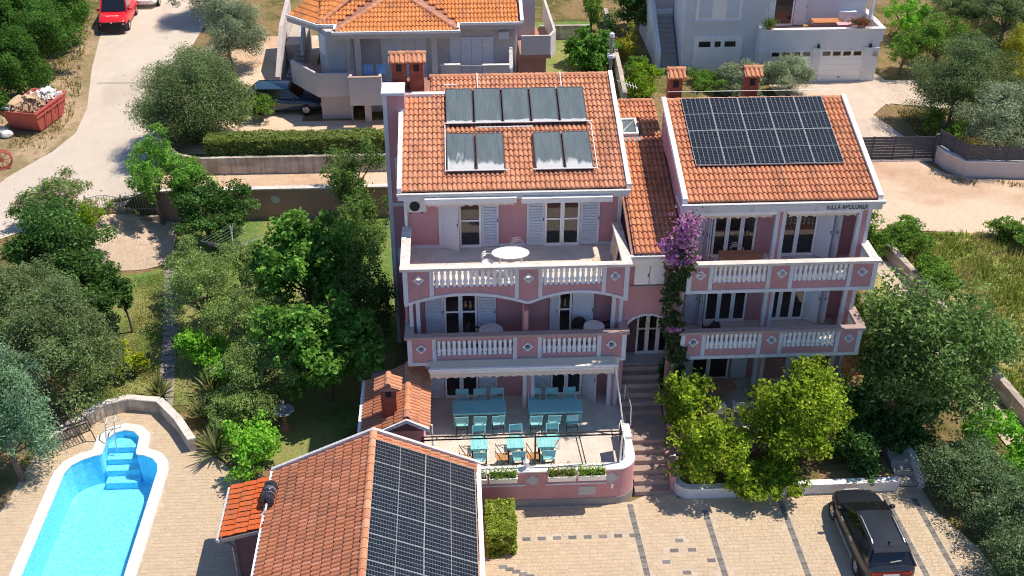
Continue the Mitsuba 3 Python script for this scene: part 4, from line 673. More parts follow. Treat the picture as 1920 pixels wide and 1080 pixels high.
for sx in (-1, 1):
    PC.add('armrest', bx(sx*.26-.03, sx*.26+.03, -.23, .2, .62, .65), 'gloss_white')
    for yy_ in (-.2, .2): PC.add('leg', B().bar((sx*.24, yy_, 0), (sx*.24, yy_, .62), .04), 'gloss_white')
for (x, y_, a, l) in ((11.3, -.35, 5, 'white plastic chair nearest the stairs on the shaded terrace'), (12.15, -.3, -10, 'white plastic chair half behind the lemon leaves')): PC.put(thing('plastic_chair', l, 'chair', 'white plastic chairs'), mat4(rotz(a), (x, y_, 1.12)))
pedestal('terrace_table', 'dark round table behind the white plastic chairs', 11.5, .75, 1.12, .7, .5, .72, 'terra')
# ------------------------------------------------------------------ pool
pl_ = thing('swimming_pool', 'blue swimming pool with rounded corners and a stepped entry bay', 'swimming pool')
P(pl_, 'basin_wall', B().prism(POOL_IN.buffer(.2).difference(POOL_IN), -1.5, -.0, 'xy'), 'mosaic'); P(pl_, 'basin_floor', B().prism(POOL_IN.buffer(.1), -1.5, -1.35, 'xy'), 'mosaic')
P(pl_, 'coping', B().prism(POOL_OUT.difference(POOL_IN.buffer(-.03)), 0.002, .045, 'xy'), 'coping_m')
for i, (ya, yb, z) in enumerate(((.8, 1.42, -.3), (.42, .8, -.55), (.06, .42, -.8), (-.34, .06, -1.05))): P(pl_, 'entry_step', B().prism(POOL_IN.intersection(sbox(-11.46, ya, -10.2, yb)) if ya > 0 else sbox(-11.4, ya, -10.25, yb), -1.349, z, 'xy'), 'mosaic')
sv_, sf_ = sheet(list(POOL_IN.buffer(.02).exterior.coords), 0, .12); wz = meshkit.fbm(np.c_[sv_[:, :2]*2.2, np.zeros(len(sv_))], 3)
sv_[:, 2] = -.09+(wz-.5)*.05; setting('pool_water', (sv_, sf_), 'water_m', True)
hr = thing('pool_handrail', 'chrome handrails at the pool entry steps', 'handrail')
for x, y_ in ((-11.4, .95), (-11.1, 1.05)): P(hr, 'rail', B().tube([(x, y_+.55, .05), (x, y_+.5, .6), (x, y_+.3, .82), (x, y_, .75), (x, y_-.25, .3), (x, y_-.4, -.3)], .025, 8), 'alu', smooth=40)
pwl = thing('pool_wall', 'low angular cream wall curving round the head of the pool', 'garden wall'); wp = [(-13.45, .2), (-11.85, 2.3), (-11.0, 2.62), (-9.85, 2.42), (-8.95, 1.3), (-8.2, .05)]
for a, c_ in zip(wp[:-1], wp[1:]):
    a, c_ = np.array(a), np.array(c_); d = (c_-a)/np.linalg.norm(c_-a); nn_ = np.array([-d[1], d[0]])*.24; e = d*.06
    P(pwl, 'wall_segment', B().prism([tuple(a), tuple(c_), tuple(c_+nn_+e), tuple(a+nn_-e)], -.02, .56, 'xy'), 'grime'); P(pwl, 'coping', B().prism([tuple(a-nn_*.1), tuple(c_-nn_*.1), tuple(c_+nn_*1.12+e), tuple(a+nn_*1.12-e)], .56, .61, 'xy'), 'cap')
bn = thing('garden_bench', 'ornate black cast metal bench beside the pool wall', 'bench'); Rb = rotz(33)*1.2; tb_ = np.array([-12.72, .72, 0]); b = B()
for i in range(14): b.bar((-.58+i*.09, -.2, .42), (-.58+i*.09, .2, .42), .02)
b.bar((-.62, -.21, .42), (.62, -.21, .42), .03).bar((-.62, .21, .42), (.62, .21, .42), .03); P(bn, 'seat', b.xf(Rb, tb_), 'black_metal')
b = B().tube([(.62*math.cos(t), .27, .5+.42*math.sin(t)) for t in np.linspace(0, math.pi, 13)], .02, 5).bar((-.62, .26, .5), (.62, .26, .5), .025)
for i in range(6):
    cx = -.45+i*.18; b.tube([(cx+.085*math.cos(t), .265, .64+.085*math.sin(t)) for t in np.linspace(0, 6.3, 11)], .012, 4)
for i in range(4):
    cx = -.27+i*.18; b.tube([(cx+.08*math.cos(t), .268, .80+.07*math.sin(t)) for t in np.linspace(0, 6.3, 11)], .012, 4)
P(bn, 'backrest', b.xf(Rb, tb_), 'black_metal')
for sx in (-1, 1):
    P(bn, 'armrest', B().tube([(sx*.62, .26, .62), (sx*.63, 0, .66), (sx*.63, -.2, .62), (sx*.62, -.24, .5)], .018, 5).xf(Rb, tb_), 'black_metal')
    for yy_ in (-.24, .26): P(bn, 'leg', B().tube([(sx*.6, yy_*.9, .42), (sx*.64, yy_*1.15, .2), (sx*.66, yy_*1.35, 0)], .018, 5).xf(Rb, tb_), 'black_metal')
bd = thing('bird_bath', 'grey stone bird bath with a small child figure in its bowl, under the trees', 'bird bath'); c_ = (-4.83, 1.25, 0)
P(bd, 'pedestal', B().lathe([(0, 0), (.22, 0), (.2, .1), (.1, .16), (.075, .3), (.09, .5), (.07, .62), (.14, .72)], 12, c_), 'terra', smooth=40); P(bd, 'bowl', B().lathe([(.1, .70), (.26, .76), (.37, .88), (.39, .9), (.36, .9), (.2, .82), (0, .8)], 18, c_), 'stone_statue', smooth=40); P(bd, 'figure', B().lathe([(.0, .8), (.09, .8), (.1, .88), (.07, 1.0), (.085, 1.08), (.06, 1.15), (.035, 1.18), (.06, 1.21), (.072, 1.27), (.055, 1.34), (0, 1.36)], 12, c_).tube([(c_[0]+.07, c_[1], 1.12), (c_[0]+.14, c_[1]-.04, 1.0), (c_[0]+.06, c_[1]-.1, .95)], .025, 6).tube([(c_[0]-.07, c_[1], 1.12), (c_[0]-.14, c_[1]-.04, 1.0), (c_[0]-.06, c_[1]-.1, .95)], .025, 6), 'stone_statue', smooth=40)
# ------------------------------------------------------------------ garden walls, gate, clothes dryer, path
gw = thing('garden_wall', 'mauve garden wall with a pale round ornament, behind the clothes dryer', 'garden wall')
P(gw, 'wall', bx(-12.4, -.75, W1-.14, W1+.04, .9, 2.5), 'mauve'); P(gw, 'plinth', bx(-12.42, -.74, W1-.17, W1+.03, .3, .98), 'plinth'); P(gw, 'coping', bx(-12.45, -.74, W1-.2, W1+.12, 2.5, 2.57), 'cap'); P(gw, 'round_ornament', B().lathe([(0, 0), (.22, 0), (.22, -.03), (0, -.04)], 20).xf(np.array([[1, 0, 0], [0, 0, 1.], [0, -1, 0]]), (-6.89, W1-.145, 1.98)), 'diamond_grey')
rw = thing('retaining_wall', 'stained beige retaining wall below the long clipped hedge', 'retaining wall'); rp = LineString([(-.6, W2), (-10.9, W2), (-11.9, W2+.5), (-12.5, W2+1.4), (-12.9, W2+3.2), (-13.2, W2+5.5)])
P(rw, 'wall', B().prism(rp.buffer(.12, cap_style='flat'), 2.2, 3.35, 'xy'), 'grime')
gt = thing('iron_gate', 'thin barred iron gate between the road and garden paving', 'gate'); ga_, gb_ = np.array([-15.4, 14.9]), np.array([-12.6, 16.35])
b = B()
for i in range(27):
    t = i/26; p = ga_+(gb_-ga_)*t; h = 1.15+.18*math.sin(math.pi*((t*2) % 1)); z0 = 1.75-.75*t; b.bar((*p, z0+.05), (*p, z0+.05+h), .018)
P(gt, 'bars', b, 'grey_metal', kind='stuff'); z_ = lambda t, o: (*(ga_+(gb_-ga_)*t), 1.75-.75*t+o)
for o in (.15, .62): P(gt, 'rail', B().bar(z_(0, o), z_(1, o), .03), 'grey_metal')
P(gt, 'arched_rail', B().tube([z_(t, 1.2+.18*math.sin(math.pi*((t*2) % 1.0001))) for t in np.linspace(0, 1, 17)], .018, 5), 'grey_metal')
for t in (0, .5, 1): P(gt, 'post', B().bar(z_(t, -.1), z_(t, 1.4), .06), 'concrete')
P(gt, 'sill', B().prism([tuple(ga_), tuple(gb_), tuple(gb_+[.12, -.22]), tuple(ga_+[.12, -.22])], .6, 1.35, 'xy'), 'stone')
cd = thing('clothes_dryer', 'white rotary clothes dryer standing on the lawn', 'clothes dryer'); cx, cy, cz = -8.1, 11.37, .84
P(cd, 'pole', B().tube([(cx, cy, cz-.1), (cx, cy, cz+2.45)], .025, 8), 'gloss_white'); ends = [(cx+1.35*math.cos(a), cy+1.35*math.sin(a), cz+1.85) for a in (.15, 1.72, 3.29, 4.86)]
for e in ends: P(cd, 'arm', B().bar((cx, cy, cz+1.42), e, .018), 'grey_metal')
b = B()
for j in range(6):
    t = .35+.65*j/5
    q_ = [tuple(np.array([cx, cy, cz+1.42])+(np.array(e)-[cx, cy, cz+1.42])*t) for e in ends]
    for k_ in range(4): b.tube([q_[k_], q_[(k_+1) % 4]], .005, 4)
P(cd, 'lines', b, 'grey_metal', kind='stuff'); P(cd, 'hub', B().lathe([(.05, cz+1.36), (.06, cz+1.4), (.05, cz+1.48)], 8, (cx, cy, 0)), 'gloss_white')
gp = nm('garden_path'); labels[gp] = {'kind': 'structure'}; scene[gp] = mikit.ply(sheet([(-11.5, 12.2), (-10.9, 12.3), (-10.0, 7), (-9.4, 2.8), (-10.0, 2.8), (-10.6, 7)], .025, .4), 'stone')
r_ = np.random.default_rng(3)
for i in range(24):
    t = i/23; x, y_ = -11.15+1.4*t, 12.0-9*t; a = r_.random()*6; pts = [(.26*math.cos(a+q_)*(1+.2*r_.random()), .17*math.sin(a+q_)*(1+.2*r_.random())) for q_ in np.linspace(0, 5.3, 6)]
    scene[nm(gp+'__flagstone')] = {**mikit.ply(B().prism(Polygon(pts).convex_hull, 0, .03, 'xy').mesh(), 'plinth'), 'to_world': T4().translate([x, y_, float(H(x, y_))+.02])}
fl = thing('field_wall', 'low stone boundary wall between the side path and the weedy field', 'boundary wall'); pts = [(20.75, 10.1), (21.6, 7.0), (22.6, 3.2), (23.35, .1), (24.0, -4)]
for a, c_ in zip(pts[:-1], pts[1:]):
    za, zc = float(H(*a)), float(H(*c_)); v = [(a[0], a[1], za-.1), (a[0]+.3, a[1], za-.1), (c_[0]+.3, c_[1], zc-.1), (c_[0], c_[1], zc-.1)]; v = np.array(v+[(x, y_, z+.75) for x, y_, z in v])
    P(fl, 'wall_segment', B().add(v, [[4, 5, 6, 7], [0, 1, 5, 4], [1, 2, 6, 5], [2, 3, 7, 6], [3, 0, 4, 7]]), 'grime')
FN = thing('slatted_gate', 'wide dark grey sliding gate of horizontal slats', 'gate'); FW = thing('boundary_wall', 'curved pale wall topped by dark slatted fence along the dirt road', 'boundary wall')
def fence(k, a, c_, z0, h, n, posts):
    a, c_ = np.array(a), np.array(c_)
    for i in range(n): z = z0+h*(i+.5)/n; P(k, 'slat', B().bar((*a, z), (*c_, z), .03, h/n*.86), 'fence_grey')
    for i in range(posts+1):
        p = a+(c_-a)*i/posts; P(k, 'post', B().bar((*p, z0-.05), (*p, z0+h+.03), .07), 'fence_grey')
fence(FN, (22.2, 19.2), (26.65, 19.15), 2.1, 1.25, 8, 4); P(FN, 'ground_rail', bx(22, 26.6, 19.0, 19.1, 2.0, 2.1), 'cap')
fp = [(26.7, 19.05), (26.85, 18.2), (27.4, 17.2), (45, 15.4)]
for a, c_, n_p in ((fp[0], fp[2], 2), (fp[2], fp[3], 9)): fence(FW, a, c_, 2.95, .8, 6, n_p)
P(FW, 'wall', B().prism(LineString(fp).buffer(.12, cap_style='flat'), 1.9, 2.86, 'xy'), 'house_grey'); P(FW, 'coping', B().prism(LineString(fp).buffer(.15, cap_style='flat'), 2.86, 2.92, 'xy'), 'cap'); P(FW, 'gate_pillar', bx(26.55, 26.85, 18.95, 19.3, 1.9, 3.45), 'fence_grey')
LPp = thing('street_lamp', 'slim grey lamp post rising behind the villa ridge', 'street lamp'); P(LPp, 'pole', B().tube([(8.17, 10, 2), (8.17, 10, 12.2)], [.09, .06], 8), 'grey_metal'); P(LPp, 'lamp_head', B().lathe([(0, 12.15), (.1, 12.17), (.1, 12.3), (.0, 12.36)], 10, (8.17, 10, 0)), 'gloss_white'); P(LPp, 'bracket', B().lathe([(.09, 11.3), (.16, 11.32), (.16, 11.44), (.09, 11.46)], 10, (8.17, 10, 0)), 'gloss_white')
tv = thing('aerial', 'pale television aerial sticking out beside the villa ridge', 'aerial'); P(tv, 'boom', B().tube([(8.25, 8.6, 10.9), (9.0, 8.2, 10.75)], .015, 5), 'gloss_white')
for i in range(6): P(tv, 'element', B().tube([(8.4+.11*i, 8.25-.05*i, 10.85-.02*i), (8.4+.11*i, 8.75-.05*i, 10.9-.02*i)], .009, 4), 'gloss_white')
bwl = thing('boundary_wall', 'narrow weathered wall running back between the two rear gardens', 'boundary wall')
P(bwl, 'wall', B().prism(LineString([(11.35, 25.5), (11.6, 30), (12.05, 40)]).buffer(.12, cap_style='flat'), 2.2, 3.4, 'xy'), 'grime'); tw_ = thing('terrace_wall', 'short weathered wall across the rear lawn', 'garden wall'); P(tw_, 'wall', bx(7.4, 10.6, 36.6, 36.85, 2.4, 3.4), 'grime')
# ------------------------------------------------------------------ the houses behind
HB = thing('neighbour_house', 'beige house with bright orange hipped roof and closed blue grey shutters', 'house')
P(HB, 'wall', bx(-5.3, 5.4, 26.0, 36, 3.9, 7.3), 'house_grey'); P(HB, 'wall', bx(-5.3, -3.7, 24.7, 30, 2.3, 4.05), 'house_grey'); P(HB, 'wall', bx(-2.9, 5.4, 25.6, 36, 2.3, 4.0), 'house_grey'); P(HB, 'wall', bx(-5.0, 5.4, 29, 36, 2.3, 4.0), 'plum')
P(HB, 'wall', B().prism([(-5.3, 26.0), (-4.75, 25.0), (-3.5, 25.0), (-3.5, 26.0)], 4.0, 7.3, 'xy'), 'house_grey')
P(HB, 'floor_slab', B().prism([(-6.9, 26.3), (-5.3, 24.3), (-2.0, 24.0), (5.4, 24.9), (5.4, 26), (-6.9, 29)], 3.95, 4.08, 'xy'), 'terra')
def run(k, pts, z0, z1, m='house_grey', th=.14, nme='balcony_parapet', close=False):
    P(k, nme, B().prism(LineString(pts).buffer(th/2, cap_style='flat', join_style='mitre'), z0, z1, 'xy'), m)
run(HB, [(-6.9, 26.3), (-5.3, 24.2), (-3.62, 24.2)], 4.0, 5.3); run(HB, [(-3.55, 24.6), (-3.55, 23.55), (-2.0, 23.55), (-2.0, 24.6)], 3.75, 5.3); P(HB, 'balcony_coping', bx(-3.66, -1.9, 23.45, 23.65, 5.3, 5.34), 'capdark')
run(HB, [(1.2, 25.0), (2.2, 25.0)], 4.0, 5.35); run(HB, [(3.5, 25.0), (4.85, 25.0)], 4.0, 5.3); P(HB, 'balcony_coping', bx(1.15, 2.25, 24.9, 25.1, 5.35, 5.4), 'gloss_white'); P(HB, 'balcony_coping', bx(3.45, 4.9, 24.9, 25.1, 5.3, 5.35), 'gloss_white')
b = B().bar((2.2, 25, 5.3), (3.5, 25, 5.3), .03).bar((2.2, 25, 4.3), (3.5, 25, 4.3), .03)
for i in range(11): b.bar((2.25+i*.12, 25, 4.3), (2.25+i*.12, 25, 5.3), .02)
P(HB, 'balcony_railing', b, 'gutter'); P(HB, 'stair_parapet', B().prism([(25.0, 4.0), (26.0, 4.0), (26.0, 5.95), (25.7, 5.95), (25.0, 5.1)], 4.9, 5.1, 'yz'), 'gloss_white')
for x in (-3.3, .75): P(HB, 'column', bx(x, x+.3, 24.6, 24.9, 4.05, 7.25), 'house_grey')
P(HB, 'column', bx(-2.95, -2.6, 24.2, 24.5, 2.3, 3.9), 'house_grey'); P(HB, 'downpipe', B().tube([(-3.62, 24.15, 7.2), (-3.62, 24.15, 2.4)], .05, 6), 'grey_metal'); P(HB, 'downpipe', B().tube([(5.28, 25.8, 7.3), (5.28, 25.8, 2.4)], .05, 6), 'gutter')
for i, (x0, x1, y_) in enumerate(((1.7, 2.28, 25.98), (2.3, 2.88, 25.98), (2.9, 3.48, 25.98), (3.5, 4.08, 25.98), (-2.0, -1.4, 25.98), (-1.38, -.78, 25.98), (-.76, -.16, 25.98), (-.14, .46, 25.98))):
    k = P(HB, 'shutter', B().box(x0, x1, y_-.04, y_, 4.1, 6.55), 'shutter')
    for z in np.arange(4.2, 6.5, .16): P(k, 'slat', bx(x0+.05, x1-.05, y_-.06, y_-.041, z, z+.11), 'shutter')
gl = B(); dd_ = np.array([.55, -1.0]); dd_ /= np.linalg.norm(dd_)
k = P(HB, 'window_shutter', B().bar((-5.22, 25.78, 6.5), (-4.85, 25.1, 6.5), .1, 1.1), 'shutter'); P(HB, 'air_conditioner', bx(4.35, 4.9, 25.65, 25.95, 6.5, 6.9), 'gutter')
side = P(HB, 'side_balcony', bx(5.45, 7.1, 24.7, 29.0, 5.75, 5.95), 'terra'); run(HB, [(5.5, 24.78), (7.02, 24.78), (7.35, 25.6), (7.2, 31)], 5.75, 7.0); P(HB, 'side_wall', bx(5.42, 6.4, 27.2, 34, 2.4, 8.3), 'house_grey'); P(HB, 'wall', bx(5.41, 6.9, 25.4, 27.1, 2.3, 5.75), 'terra')
ES = P(HB, 'outdoor_stairs', bx(-8.0, -6.95, 32.0, 36, 2.4, 4.1), 'concrete')
for i in range(10): P(ES, 'step', bx(-8.0+.09*i, -6.95+.02*i, 29.2+.28*i, 32.02, 2.45+.165*i, 2.45+.165*(i+1)), 'plinth')
P(HB, 'stair_wall', B().prism([(28.9, 2.4), (36, 2.4), (36, 5.6), (32.2, 5.2), (28.9, 3.3)], -8.3, -8.05, 'yz'), 'house_grey'); P(HB, 'stair_wall', B().prism([(30.4, 4.0), (32.4, 4.0), (32.4, 5.7), (30.4, 4.4)], -6.94, -6.8, 'yz'), 'house_grey')
hz, hp = 7.42, math.radians(19); ht = math.tan(hp)
def tri_roof(key, pts, m='terra', th=.08):
    p = np.array(pts, float); nrm = np.cross(p[1]-p[0], p[2]-p[0]); nrm /= np.linalg.norm(nrm); q_ = p-nrm*th; N = len(p)
    f = [[0, i, i+1] for i in range(1, N-1)]+[[N, N+i+1, N+i] for i in range(1, N-1)]+sum([[[i, i+N, (i+1) % N+N], [i, (i+1) % N+N, (i+1) % N]] for i in range(N)], [])
    return P(key, 'roof_plane', B().add(np.vstack([p, q_]), f), m)
HR = P(HB, 'roof', bx(-5.2, 5.4, 27, 35.8, 7.2, 7.38), 'terra')
tri_roof(HR, [(-4.3, 24.4, hz), (2.2, 24.4, hz), (-1.05, 27.65, hz+3.25*ht)]); tri_roof(HR, [(-5.2, 25.6, hz), (5.5, 25.6, hz), (5.5, 34, hz+8.4*ht), (-5.2, 34, hz+8.4*ht)])
tri_roof(HR, [(2.2, 24.4, hz), (2.2, 25.6, hz), (-1.05, 28.9, hz+3.25*ht), (-1.05, 27.65, hz+3.25*ht)]); tri_roof(HR, [(-4.3, 25.6, hz), (-4.3, 24.4, hz), (-1.05, 27.65, hz+3.25*ht), (-1.05, 28.9, hz+3.25*ht)])
ce = np.array([1.8, -1.7, 0]); ce /= np.linalg.norm(ce); cu = np.array([1.7*math.cos(hp)/2.476, 1.8*math.cos(hp)/2.476, math.sin(hp)]); O3 = np.array([-7.0, 27.3, hz])
tri_roof(HR, [O3, O3+ce*2.476, O3+ce*2.476+cu*5, O3+cu*9]); cH, sH = math.cos(hp), math.sin(hp)
hcol = BRIGHT
roof_tiles(HR, (-4.3, 24.4, hz), (1, 0, 0), (0, cH, sH), [(0, 0), (6.5, 0), (3.25, 3.25/cH)], hcol, w=.2, ex=.4, seed=31, keep=150)
roof_tiles(HR, (-5.2, 25.6, hz), (1, 0, 0), (0, cH, sH), [(0, 0), (.85, 0), (4.1, 3.6/cH), (4.2, 3.6/cH), (7.4, .0), (10.6, 0), (10.6, 6), (0, 6)], hcol, w=.2, ex=.4, seed=32, keep=130)
roof_tiles(HR, O3, ce, cu, [(0, 0), (2.47, 0), (2.47, 4), (0, 5)], hcol, w=.2, ex=.4, seed=33, keep=20)
ridge_tiles(HR, (2.15, 24.45, hz+.08), (-1.05, 27.65, hz+3.25*ht+.08), PALE, r=.13); ridge_tiles(HR, (-4.25, 24.45, hz+.08), (-1.05, 27.65, hz+3.25*ht+.08), PALE, r=.13); ridge_tiles(HR, O3+ce*2.4+[0, 0, .06], O3+ce*2.4+cu*4+[0, 0, .06], PALE, r=.1)
for a, c_ in (((-4.4, 24.33), (2.3, 24.33)), ((2.2, 24.3), (2.2, 25.55)), ((2.2, 25.53), (5.6, 25.53)), ((-5.2, 25.53), (-4.3, 25.53)), ((-4.3, 24.3), (-4.3, 25.55)), ((-7.05, 27.25), (-5.2, 25.53))):
    P(HR, 'gutter', B().bar((*a, hz+.02), (*c_, hz+.02), .13), 'gloss_white'); aa, cc = np.array(a), np.array(c_); P(HR, 'fascia', B().bar((*(aa+[0, .12]), hz-.2), (*(cc+[0, .12]), hz-.2), .06, .28), 'house_grey')
P(HR, 'verge_coping', B().prism([(25.5, hz+.02), (34, hz+8.5*ht), (34, hz+8.5*ht+.16), (25.5, hz+.18)], 5.5, 5.68, 'yz'), 'gloss_white'); P(HR, 'soffit', bx(-5.2, 5.5, 25.6, 26.4, hz-.3, hz-.24), 'house_grey'); P(HR, 'soffit', bx(-4.3, 2.2, 24.45, 26.4, hz-.31, hz-.25), 'house_grey')
for i, (x, l) in enumerate(((-2.85, 'left blue towel drying on the neighbour balcony'), (-2.2, 'right pale blue towel drying on the neighbour balcony'))):
    k = thing('towel', l, 'towel', 'towels on the neighbour balcony'); v = np.array([[x+.5*a+.02*math.sin(6*a+i), 24.1+.03*math.sin(9*a), 5.25+.55*c_] for a in np.linspace(0, 1, 6) for c_ in np.linspace(0, 1, 4)]); f = [[r*4+c_, r*4+c_+1, r*4+c_+5, r*4+c_+4] for r in range(5) for c_ in range(3)]
    S(k, B().add(v, f), 'blue_cloth', True)
HW = thing('neighbour_house', 'pale blue white house with two garage doors under a furnished terrace', 'house')
P(HW, 'wall', bx(15.5, 20.6, 31.0, 40, 1.9, 9.5), 'house_blue'); P(HW, 'garage_block', bx(19.9, 27.05, 30.1, 38, 1.8, 4.4), 'house_blue'); P(HW, 'terrace_parapet', B().prism(Polygon([(19.9, 30.1), (27.2, 30.1), (27.2, 34), (27.0, 34), (27.0, 30.28), (20.1, 30.28), (19.9, 31)]), 4.4, 5.2, 'xy'), 'house_blue'); P(HW, 'parapet_coping', B().prism(Polygon([(19.85, 30.0), (27.25, 30.0), (27.25, 34), (26.95, 34), (26.95, 30.32), (19.85, 30.32)]), 5.2, 5.26, 'xy'), 'gloss_white')
P(HW, 'terrace_floor', bx(20.6, 27.0, 30.3, 33, 4.4, 4.5), 'terra'); P(HW, 'wall', bx(20.6, 27.0, 33.0, 40, 4.4, 9.5), 'house_blue'); P(HW, 'sideboard', bx(25.3, 26.3, 32.6, 32.99, 4.5, 5.4), 'gloss_white')
for x0, x1 in ((20.55, 23.1), (23.6, 26.15)):
    k = P(HW, 'garage_door', bx(x0, x1, 30.07, 30.12, 2.0, 3.95), 'gloss_white')
    for i in range(4): P(k, 'window_pane', bx(x0+.12+i*.62, x0+.56+i*.62, 30.05, 30.08, 3.62, 3.85), 'pane'); P(k, 'window_trim', bx(x0+.08+i*.62, x0+.60+i*.62, 30.055, 30.075, 3.58, 3.89), 'cream')
    for z in (2.35, 2.7, 3.05, 3.4): P(k, 'panel_groove', bx(x0+.02, x1-.02, 30.06, 30.075, z, z+.015), 'trim')
    P(k, 'handle', bx((x0+x1)/2-.08, (x0+x1)/2+.08, 30.0, 30.06, 2.25, 2.29), 'dark')
for x in (19.9, 23.1, 26.15): P(HW, 'pier', bx(x, x+.47 if x < 26 else 27.05, 29.98, 30.1, 1.8, 4.1), 'house_blue')
for x in (23.3, 26.4): P(HW, 'wall_lamp', bx(x, x+.12, 29.85, 30.0, 4.15, 4.35), 'dark')
P(HW, 'meter_box', bx(26.7, 26.95, 29.9, 30.0, 3.6, 3.85), 'grey_metal')
k = P(HW, 'cellar_door', bx(16.15, 19.05, 30.93, 30.99, 1.9, 4.6), 'gloss_white')
for a, c_ in ((16.45, 17.15), (17.4, 17.75), (18.0, 18.65)): P(k, 'window_pane', bx(a, c_, 30.91, 30.94, 3.95, 4.28), 'pane')
P(HW, 'wall_lamp', B().lathe([(0, 4.4), (.09, 4.4), (.1, 4.5), (.04, 4.58), (0, 4.6)], 10, (17.6, 30.8, 0)), 'gloss_white')
k = P(HW, 'window_frame', bx(16.1, 18.8, 30.9, 31, 5.6, 7.6), 'gloss_white'); P(k, 'sill', bx(15.95, 18.95, 30.85, 31, 5.45, 5.6), 'house_blue')
for a in (16.3, 17.9):
    q_ = P(HW, 'shutter', bx(a, a+.75, 30.86, 30.9, 5.7, 7.5), 'shutter')
    for z in np.arange(5.78, 7.4, .15): P(q_, 'slat', bx(a+.05, a+.7, 30.84, 30.861, z, z+.1), 'shutter')
P(HW, 'corner_pillar', bx(20.3, 20.62, 30.4, 30.7, 4.4, 9), 'house_blue'); glazed(HW, 21.1, 22.5, 4.5, 6.8, 32.98, 1, None); shutter(HW, (22.55, 32.9), .75, 4.55, 6.8, 0, slats=False)
b = B()
for i in range(12): b.bar((26.55+.06*(i % 2), 30.6, 4.6+.3*i), (26.61-.06*(i % 2), 30.6, 4.9+.3*i), .05)
P(HW, 'white_post', B().tube([(26.5, 30.9, 4.5), (26.5, 30.9, 9)], .12, 8), 'gloss_white'); P(HW, 'twisted_post', b, 'gloss_white')
OS = P(HW, 'outdoor_stairs', bx(14.3, 15.45, 34.4, 36, 2.4, 5.1), 'house_blue')
for i in range(11): P(OS, 'step', bx(14.35, 15.4, 31.4+.28*i, 34.5, 2.4+.22*i, 2.4+.22*(i+1)), 'concrete')
P(HW, 'stair_wall', B().prism([(31.2, 2.4), (38, 2.4), (38, 7.4), (35, 6.0), (31.2, 3.6)], 14.05, 14.28, 'yz'), 'house_blue'); P(HW, 'stair_screen', bx(14.3, 15.45, 34.6, 34.8, 5.1, 8.5), 'house_grey')
for z in (5.9, 6.4):
    for x in (14.7, 15.0): P(HW, 'vent_opening', bx(x, x+.14, 34.57, 34.61, z, z+.24), 'dark')
table('brown table on the terrace above the garage doors', 23.3, 25.0, 31.2, 32.0, 4.5, .75, 'wood', 4, name='garden_table')
k = thing('side_table', 'small pink table on the terrace above the garage doors', 'table'); P(k, 'tabletop', bx(24.6, 25.5, 30.7, 31.2, 5.2, 5.26), 'pinktable'); P(k, 'apron', bx(24.7, 25.4, 30.75, 31.1, 4.75, 5.2), 'pinktable'); P(k, 'leg', bx(24.7, 24.76, 30.75, 30.8, 4.5, 4.75), 'pinktable'); P(k, 'leg', bx(25.34, 25.4, 30.75, 30.8, 4.5, 4.75), 'pinktable')
for i, (x, l) in enumerate(((23.0, 'checked chair left of the brown table above the garages'), (25.2, 'brown chair right of the brown table above the garages'))): CW.put(thing('garden_chair', l, 'chair', 'chairs above the garages'), mat4(rotz((80, -80)[i]), (x, 31.6, 4.5)))
rg = np.random.default_rng(41)
for i, (x, l) in enumerate(((25.75, 'red leaved pot plants on the terrace above the garages'), (20.35, 'green pot plant at the corner of the terrace above the garages'))):
    k = thing('pot_plant', l, 'pot plant'); P(k, 'pot', B().lathe([(0, 5.26), (.16, 5.26), (.2, 5.46), (0, 5.46)], 10, (x, 30.2, 0)), 'terra'); q_ = np.array([x, 30.2, 5.6])+rg.normal(size=(420, 3))*np.array([.34 if i == 0 else .18, .14, .12]); n_q = rg.normal(size=(420, 3))+[0, 0, .8]; a_q = rg.normal(size=(420, 3)); t_q = np.cross(n_q, a_q); t_q /= np.linalg.norm(t_q, axis=1, keepdims=True); s_q = np.cross(n_q, t_q); s_q /= np.linalg.norm(s_q, axis=1, keepdims=True)
    v = np.stack([q_-t_q*.07, q_+s_q*.04, q_+t_q*.07, q_-s_q*.04], 1).reshape(-1, 3); ii = np.arange(420)*4; kk = nm(k+'__foliage'); scene[kk] = mikit.ply((v, np.vstack([np.c_[ii, ii+1, ii+2], np.c_[ii, ii+2, ii+3]])), 'leaf', color=np.repeat(np.array([(.35, .09, .05), (.28, .12, .06), (.15, .18, .05)] if i == 0 else [(.15, .25, .05), (.2, .3, .08)])[rg.integers(0, 3 if i == 0 else 2, 420)], 4, 0))
